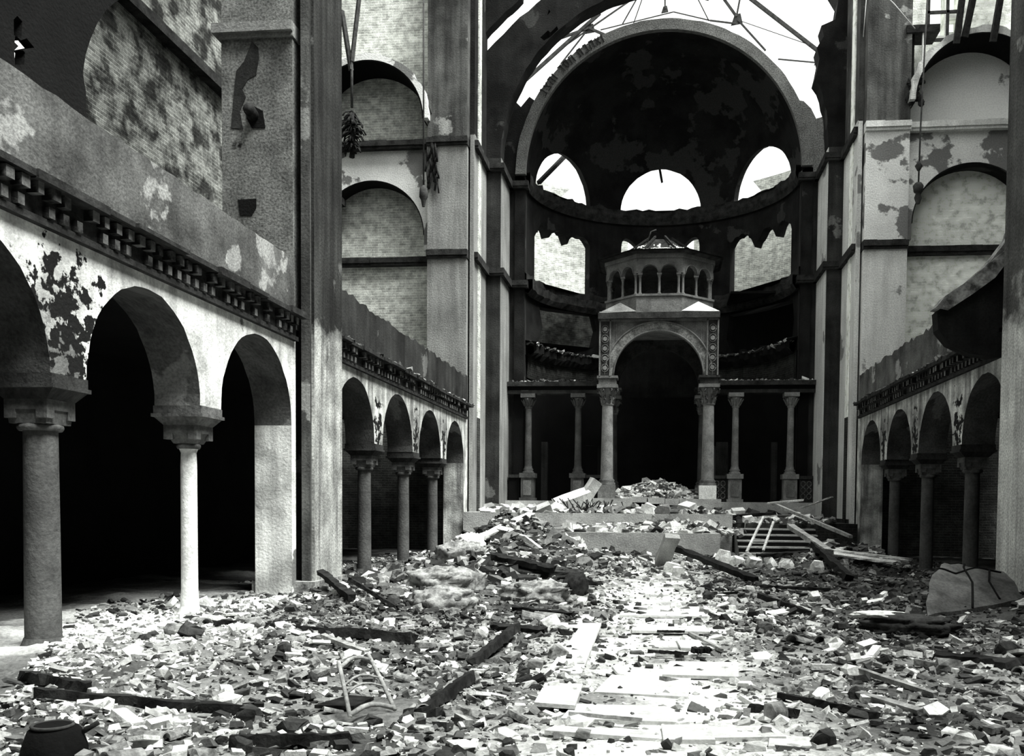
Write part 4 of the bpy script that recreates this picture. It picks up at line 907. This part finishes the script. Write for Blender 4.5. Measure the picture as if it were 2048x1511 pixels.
leaning('carved_panel', (-2.75, 27.2, .75), .9, .5, .08, (1.1, .5, .1), canopy_m, 'small carved panel leaning on the corner of the reading platform', 'panel')
# twisted shrub of iron beside the canopy
mb = MB()
for k in range(110):
    a = random.uniform(0, 6.28); p = Vector((-2.4 + random.gauss(0, .45), 33.8 + random.gauss(0, .2), 1.2)); q = p + Vector((random.gauss(0, .5), random.gauss(0, .3), random.uniform(.2, .9)))
    mb.tube([p, p.lerp(q, .5) + Vector((random.gauss(0, .15), 0, random.gauss(0, .1))), q], .02, 4)
tag(mb.build('twisted_wire_heap', char, None, (-2.4, 33.8, 1.2)), 'tangled black wire and scraps before the canopy left column', 'wire', kind='stuff')
# curved slab on the floor right
def curved(name, mat, lab, fr, nu, nv, th):
    vs = []; fs = []
    for k in (0, 1):
        for i in range(nu + 1):
            for j in range(nv + 1): vs.append(fr(i / nu, j / nv, k * th))
    N = (nu + 1) * (nv + 1)
    for i in range(nu):
        for j in range(nv):
            a = i * (nv + 1) + j; q = (a, a + 1, a + nv + 2, a + nv + 1); fs += [q, tuple(x + N for x in reversed(q))]
    def edge(l): 
        for a, b in zip(l, l[1:]): fs.append((a, a + N, b + N, b))
    edge([i * (nv + 1) for i in range(nu + 1)]); edge([i * (nv + 1) + nv for i in range(nu, -1, -1)]); edge(list(range(nv, -1, -1))); edge([nu * (nv + 1) + j for j in range(nv + 1)])
    o = MB().add(vs, fs).build(name, mat, None, vs[0]); tag(o, lab, 'masonry fragment'); return o
def q1(u, v, t):
    A, Bq, Cq, D = Vector((4.35, 15.6, .1)), Vector((6.2, 16.6, .3)), Vector((6.35, 18.7, .62)), Vector((5.3, 18.8, .85))
    p = (A.lerp(Bq, u)).lerp(D.lerp(Cq, u), v); p.z += .28 * math.sin(PI * v) * (1 - .3 * u) - t + .05 * nz(u * 4, v * 4, 3); p.x += .7 * max(0, v - .35) * (1 - u) ** 3 + .1 * nz(v * 5, u * 3, 7) * (1 if u in (0, 1) else 0); p.z -= .3 * max(0, v - .6) * (1 - u) ** 2; return p
curved('fallen_slab', vault_m, 'curved cracked slab of vaulting on the floor before the right arcade', q1, 12, 10, .14)
# hanging vault fragment on the right parapet
prof = [(7.15, 7.45), (6.95, 7.1), (6.6, 6.6), (6.2, 6.25), (5.75, 5.98), (5.52, 5.75), (5.55, 5.4), (5.8, 5.12), (6.2, 4.95), (6.7, 4.85), (7.3, 4.9), (7.3, 7.45)]
vs = []; fs = []; L_ = 7; n = len(prof)
for j in range(L_):
    t = j / (L_ - 1); k = 1 - .55 * t * t
    for x, z in prof: vs.append((7.3 + (x - 7.3) * k + .06 * nz(x * 3, t * 4), 19.75 + 2.2 * t, 6.2 + (z - 6.2) * (k if z < 6.2 else 1 - .3 * t) + .08 * nz(x * 4, t * 5, z)))
for j in range(L_ - 1):
    for i in range(n): fs.append((j * n + i, j * n + (i + 1) % n, (j + 1) * n + (i + 1) % n, (j + 1) * n + i))
fs += [tuple(range(n)), tuple(range(n * L_ - 1, n * (L_ - 1) - 1, -1))]
hs = MB().add(vs, fs).build('hanging_vault_fragment', dark_pl, None, (7, 20, 6)); tag(hs, 'big dark curved vault fragment hanging over the right parapet by the pier', 'masonry fragment')
mb = MB(); up_ = [(7.0, 7.6), (6.85, 7.2), (6.5, 6.72), (6.1, 6.36), (5.66, 6.06), (5.5, 5.85)]; lo_ = [(5.75, 5.8), (6.2, 6.1), (6.6, 6.4), (6.85, 6.75), (7.1, 7.2)]
mb.prism(up_ + lo_, lambda u, v, w: (u, 19.62 + w + .05 * nz(u * 5, v * 5), v), .5)
o = mb.build('broken_rim', stone_g); o.parent = hs; o.location = (-7, -20, -6)

# ---- lamps, cords, struts
def hanging(name, lab, cat, pts, r, mat=iron):
    o = MB().tube(pts, r, 6).build(name, mat, None, pts[-1]); tag(o, lab, cat); return o
pc = empty('pendant_cord', (-8.38, 33, 12.6)); tag(pc, 'long hanging lamp cord with small fitting before the left pilaster', 'pendant lamp')
def rel(pts, o): return [tuple(a - b for a, b in zip(p, o)) for p in pts]
O = (-8.38, 33, 12.6)
MB().tube(rel([(-8.4, 33, 20), (-8.38, 33, 13)], O), .03, 6).build('cord', iron, pc)
MB().lathe([(.04, .5), (.14, .4), (.16, .1), (.1, 0), (.05, -.25)], n=10).build('fitting', iron, pc)
pc = empty('pendant_cord', (8.55, 33, 12.1)); tag(pc, 'long hanging lamp cord with small fittings before the right pilaster', 'pendant lamp'); O = (8.55, 33, 12.1)
MB().tube(rel([(8.72, 33, 19.5), (8.58, 33, 14.5), (8.55, 33, 12.3)], O), .028, 6).build('cord', iron, pc)
MB().lathe([(.03, 1.3), (.13, 1.15), (.05, 1.0)], n=8).build('collar', iron, pc); MB().lathe([(.1, .6), (.18, .5), (.15, .3), (.08, .25), (.13, .1), (.06, -.1)], n=8).build('fitting', iron, pc)
cd = empty('burned_chandelier', (-11.0, 33, 15)); tag(cd, 'black burned chandelier remains hanging before the left upper brick wall', 'chandelier'); O = Vector((-11.0, 33, 15))
MB().tube([(-.0, 0, 2.8), (0, 0, .9)], .05, 6).build('rod', iron, cd)
mb = MB()
for k in range(110):
    a = random.uniform(0, 6.28); r = random.uniform(.1, .55); z = random.uniform(-.6, .7); r *= 1 - abs(z) * .6
    p = Vector((r * math.cos(a), r * .6 * math.sin(a), z)); mb.tube([Vector((0, 0, z + .1)), p, p + Vector((.1 * math.cos(a), .1 * math.sin(a), -.15))], random.uniform(.015, .04), 4)
mb.tube([(0, 0, .7), (.05, 0, 0), (0, 0, -.85)], .1, 6); mb.build('twisted_arms', char, cd)
for a, b, lab in (((-11.5, 33.4, 19.5), (-11.02, 33, 17.2), 'steel strut slanting down to the chandelier from the left'), ((-10.75, 33.2, 20.2), (-11.0, 33, 17.5), 'steel strut slanting down to the chandelier from the right'),
                  ((9.9, 33, 19.6), (9.84, 33.6, 17.5), 'first dark strut above the right gallery hood'), ((10.33, 33, 19.6), (10.1, 33.6, 17.7), 'second dark strut above the right gallery hood'), ((11.15, 33, 19.6), (11.02, 33.6, 17.5), 'dark strut nearest the right pier above the hood')):
    tag(MB().bar(a, b, .2 if 'right' in lab and a[0] > 0 else .14, .12, 4, .06).build('steel_strut', iron, None, b), lab, 'strut')
tag(MB().tube([(-9.9, 34.6, 18.1), (-9.2, 34.3, 17.5), (-8.6, 34.1, 16.6), (-8.4, 34, 16)], .06, 5).build('charred_rail', char, None, (-8.4, 34, 16)), 'bent charred rail lying along the left gallery hood', 'rail')
wf = empty('window_frame', (9.6, 34.9, 18.2)); tag(wf, 'empty dark window frame above the right gallery hood', 'window frame')
for a, b in (((-.35, 0, 0), (-.35, 0, 2.2)), ((.3, 0, 0), (.3, 0, 2.2)), ((.75, 0, 0), (.75, 0, 2.2)), ((-.4, 0, .05), (.8, 0, .05)), ((-.4, 0, 1.0), (.8, 0, 1.0))): MB().bar(a, b, .09, .09).build('bar', iron, wf)
bx = empty('dark_casing', (8.9, 34.1, 15.9)); tag(bx, 'dark boxed casing standing out beside the right gallery hood', 'casing')
MB().box(-.6, .5, -.15, .8, 2.2, 2.45).build('lintel', char, bx); MB().box(-.6, -.3, 0, .8, 0, 2.2).build('jamb', black, bx); MB().box(-.06, -.02, -.1, 0, 0, 2.2).build('edge_strip', pil_br, bx)
tag(MB().tube([(6.95, 33.7, 20.6), (6.85, 33.7, 18.8), (6.8, 33.7, 17.9)], .015, 5).build('loose_wire', iron_lt, None, (6.8, 33.7, 17.9)), 'thin pale wire hanging on the right pilaster edge', 'wire')
tag(MB().tube([(7.2, 33.7, 20.4), (7.35, 33.7, 19.4), (7.8, 33.7, 18.95), (8.5, 33.7, 18.1)], .015, 5).build('loose_wire', iron_lt, None, (8.5, 33.7, 18.1)), 'looping pale wire across the top of the right pilaster', 'wire')
mb = MB()
for k in range(26):
    p = Vector((8.35 + random.uniform(0, .5), 33.95, 15.7 + random.uniform(0, 1.0))); mb.chunk(p, random.uniform(.1, .3), .15, random.uniform(.1, .25), 0)
tag(mb.build('hanging_scraps', char, None, (8.5, 34, 16)), 'charred scraps caught at the foot of the right hood', 'debris', kind='stuff')
mb = MB()
for k in range(30):
    p = Vector((-8.35 + random.uniform(-.15, .25), 33.95, 13.6 + 1.5 * random.random())); mb.tube([p, p + Vector((random.gauss(0, .08), -.05, -.5))], .04, 4)
tag(mb.build('hanging_scraps', char, None, (-8.4, 34, 14)), 'dark tangle of scraps hanging from the left high string course', 'debris', kind='stuff')
# roof irons over the apse
rf = empty('iron_roof_frame', (0, 44, 22)); tag(rf, 'bare iron framework of the lost roof above the apse arch', 'roof frame'); O = (0, 44, 22)
for (a, b, r, nm) in [((-6.34, 44, 21.54), (-2.91, 44, 24.42), .07, 'rafter'), ((-4.44, 44, 23.07), (-1.49, 44, 24.94), .03, 'tie_rod'), ((-3.41, 44, 23.77), (-4.7, 44, 22.2), .03, 'tie_rod'), ((-3.41, 44, 23.77), (-2.4, 44, 23.3), .05, 'tie_rod'), ((-6.0, 44, 23.0), (-3.41, 44, 23.77), .05, 'tie_rod'),
                      ((-2.88, 44, 23.66), (.45, 44, 24.31), .02, 'tie_rod'), ((.45, 44, 24.31), (2.1, 44, 23.85), .02, 'tie_rod'), ((2.1, 44, 23.85), (3.35, 44, 23.64), .03, 'tie_rod'), ((.05, 44, 25.2), (.06, 44, 24.46), .035, 'tie_rod'),
                      ((-1.87, 44, 23.88), (-1.1, 44, 25.2), .025, 'tie_rod'), ((-1.37, 44, 23.86), (-.9, 44, 25.2), .02, 'tie_rod'), ((2.05, 44, 23.83), (1.4, 44, 25.1), .02, 'tie_rod'), ((2.4, 44, 25.2), (3.28, 44, 23.97), .05, 'rafter'), ((3.5, 44, 25.2), (3.28, 44, 23.97), .04, 'tie_rod'),
                      ((3.35, 44, 23.81), (4.6, 44, 22.4), .035, 'tie_rod'), ((3.35, 44, 23.81), (6.56, 44, 22.56), .012, 'tie_rod'), ((3.5, 44, 25.05), (7.1, 44, 22.14), .07, 'rafter'), ((5.16, 44, 22.0), (7.03, 44, 21.75), .025, 'tie_rod')]:
    MB().bar(*rel([a, b], O), r * 2, r * 2, 1).build(nm, iron, rf)
for x, z, s in ((-3.35, 23.75, .22), (3.3, 23.85, .26), (7.03, 21.95, .28), (.05, 24.45, .16)):
    MB().prism([(x - s, z - s), (x + s, z - s * .7), (x + s * .6, z + s), (x - s * .4, z + s * .8)], lambda u, v, w: (u, w, v - 22), .06).build('gusset', iron, rf)
tag(MB().bar((-5.3, 41.0, 15.8), (-4.4, 43.2, 17.7), .16, .16, 3, .05).build('roof_beam', char, None, (-5.3, 41, 15.8)), 'dark beam fallen across the left lunette opening', 'beam')
tag(MB().bar((-.13, 44.4, 17.6), (.03, 44.4, 16.8), .16, .1, 3, .1).build('roof_beam', char, None, (0, 44.4, 16.8)), 'short dark stump hanging in the middle lunette opening', 'beam')
# cracks across the fallen slab
fsb = bpy.data.objects['fallen_slab']
for pts in ([(.0, .5), (.3, .45), (.6, .62), (1, .5)], [(.45, 0), (.5, .3), (.42, .6), (.5, 1)], [(.75, .05), (.7, .3), (.8, .6)]):
    P = [q1(u, v, -.006) - Vector(fsb.location) for u, v in [tuple(Vector(a).lerp(Vector(b), k / 6)) for a, b in zip(pts, pts[1:]) for k in range(6)]]
    MB().tube(P, .02, 5).build('crack', black, fsb)
# bare masonry where the coat fell from the left pier, with the dark of two holes painted as flat black plates
pt = [(-7.85, 10.67), (-7.73, 10.55), (-7.71, 10.36), (-7.77, 10.03), (-7.93, 9.96), (-8.05, 9.78), (-7.98, 9.62), (-8.1, 9.36), (-8.04, 9.02), (-8.28, 9.05), (-8.22, 9.71), (-8.17, 10.12), (-8.01, 10.3)]
struct(plate('wall_patch', pt, [], fY(17.618), .02, pier_dk))
struct(plate('wall_hole_black', [(-8.0, 9.45), (-7.86, 9.47), (-7.64, 9.35), (-7.59, 9.03), (-7.86, 9.03), (-7.96, 9.21)], [], fY(17.615), .02, black))
struct(plate('wall_hole_black', [(-8.15, 7.68), (-7.78, 7.69), (-7.78, 7.52), (-7.87, 7.37), (-8.11, 7.38)], [], fY(17.615), .02, black))
pp = empty('pipe_stub', (-7.83, 17.6, 9.25)); tag(pp, 'short black pipe stub sticking out of the scorched left pier', 'pipe')
MB().tube([(0, .1, 0), (.02, -.25, .05)], .11, 10).build('pipe', char, pp)
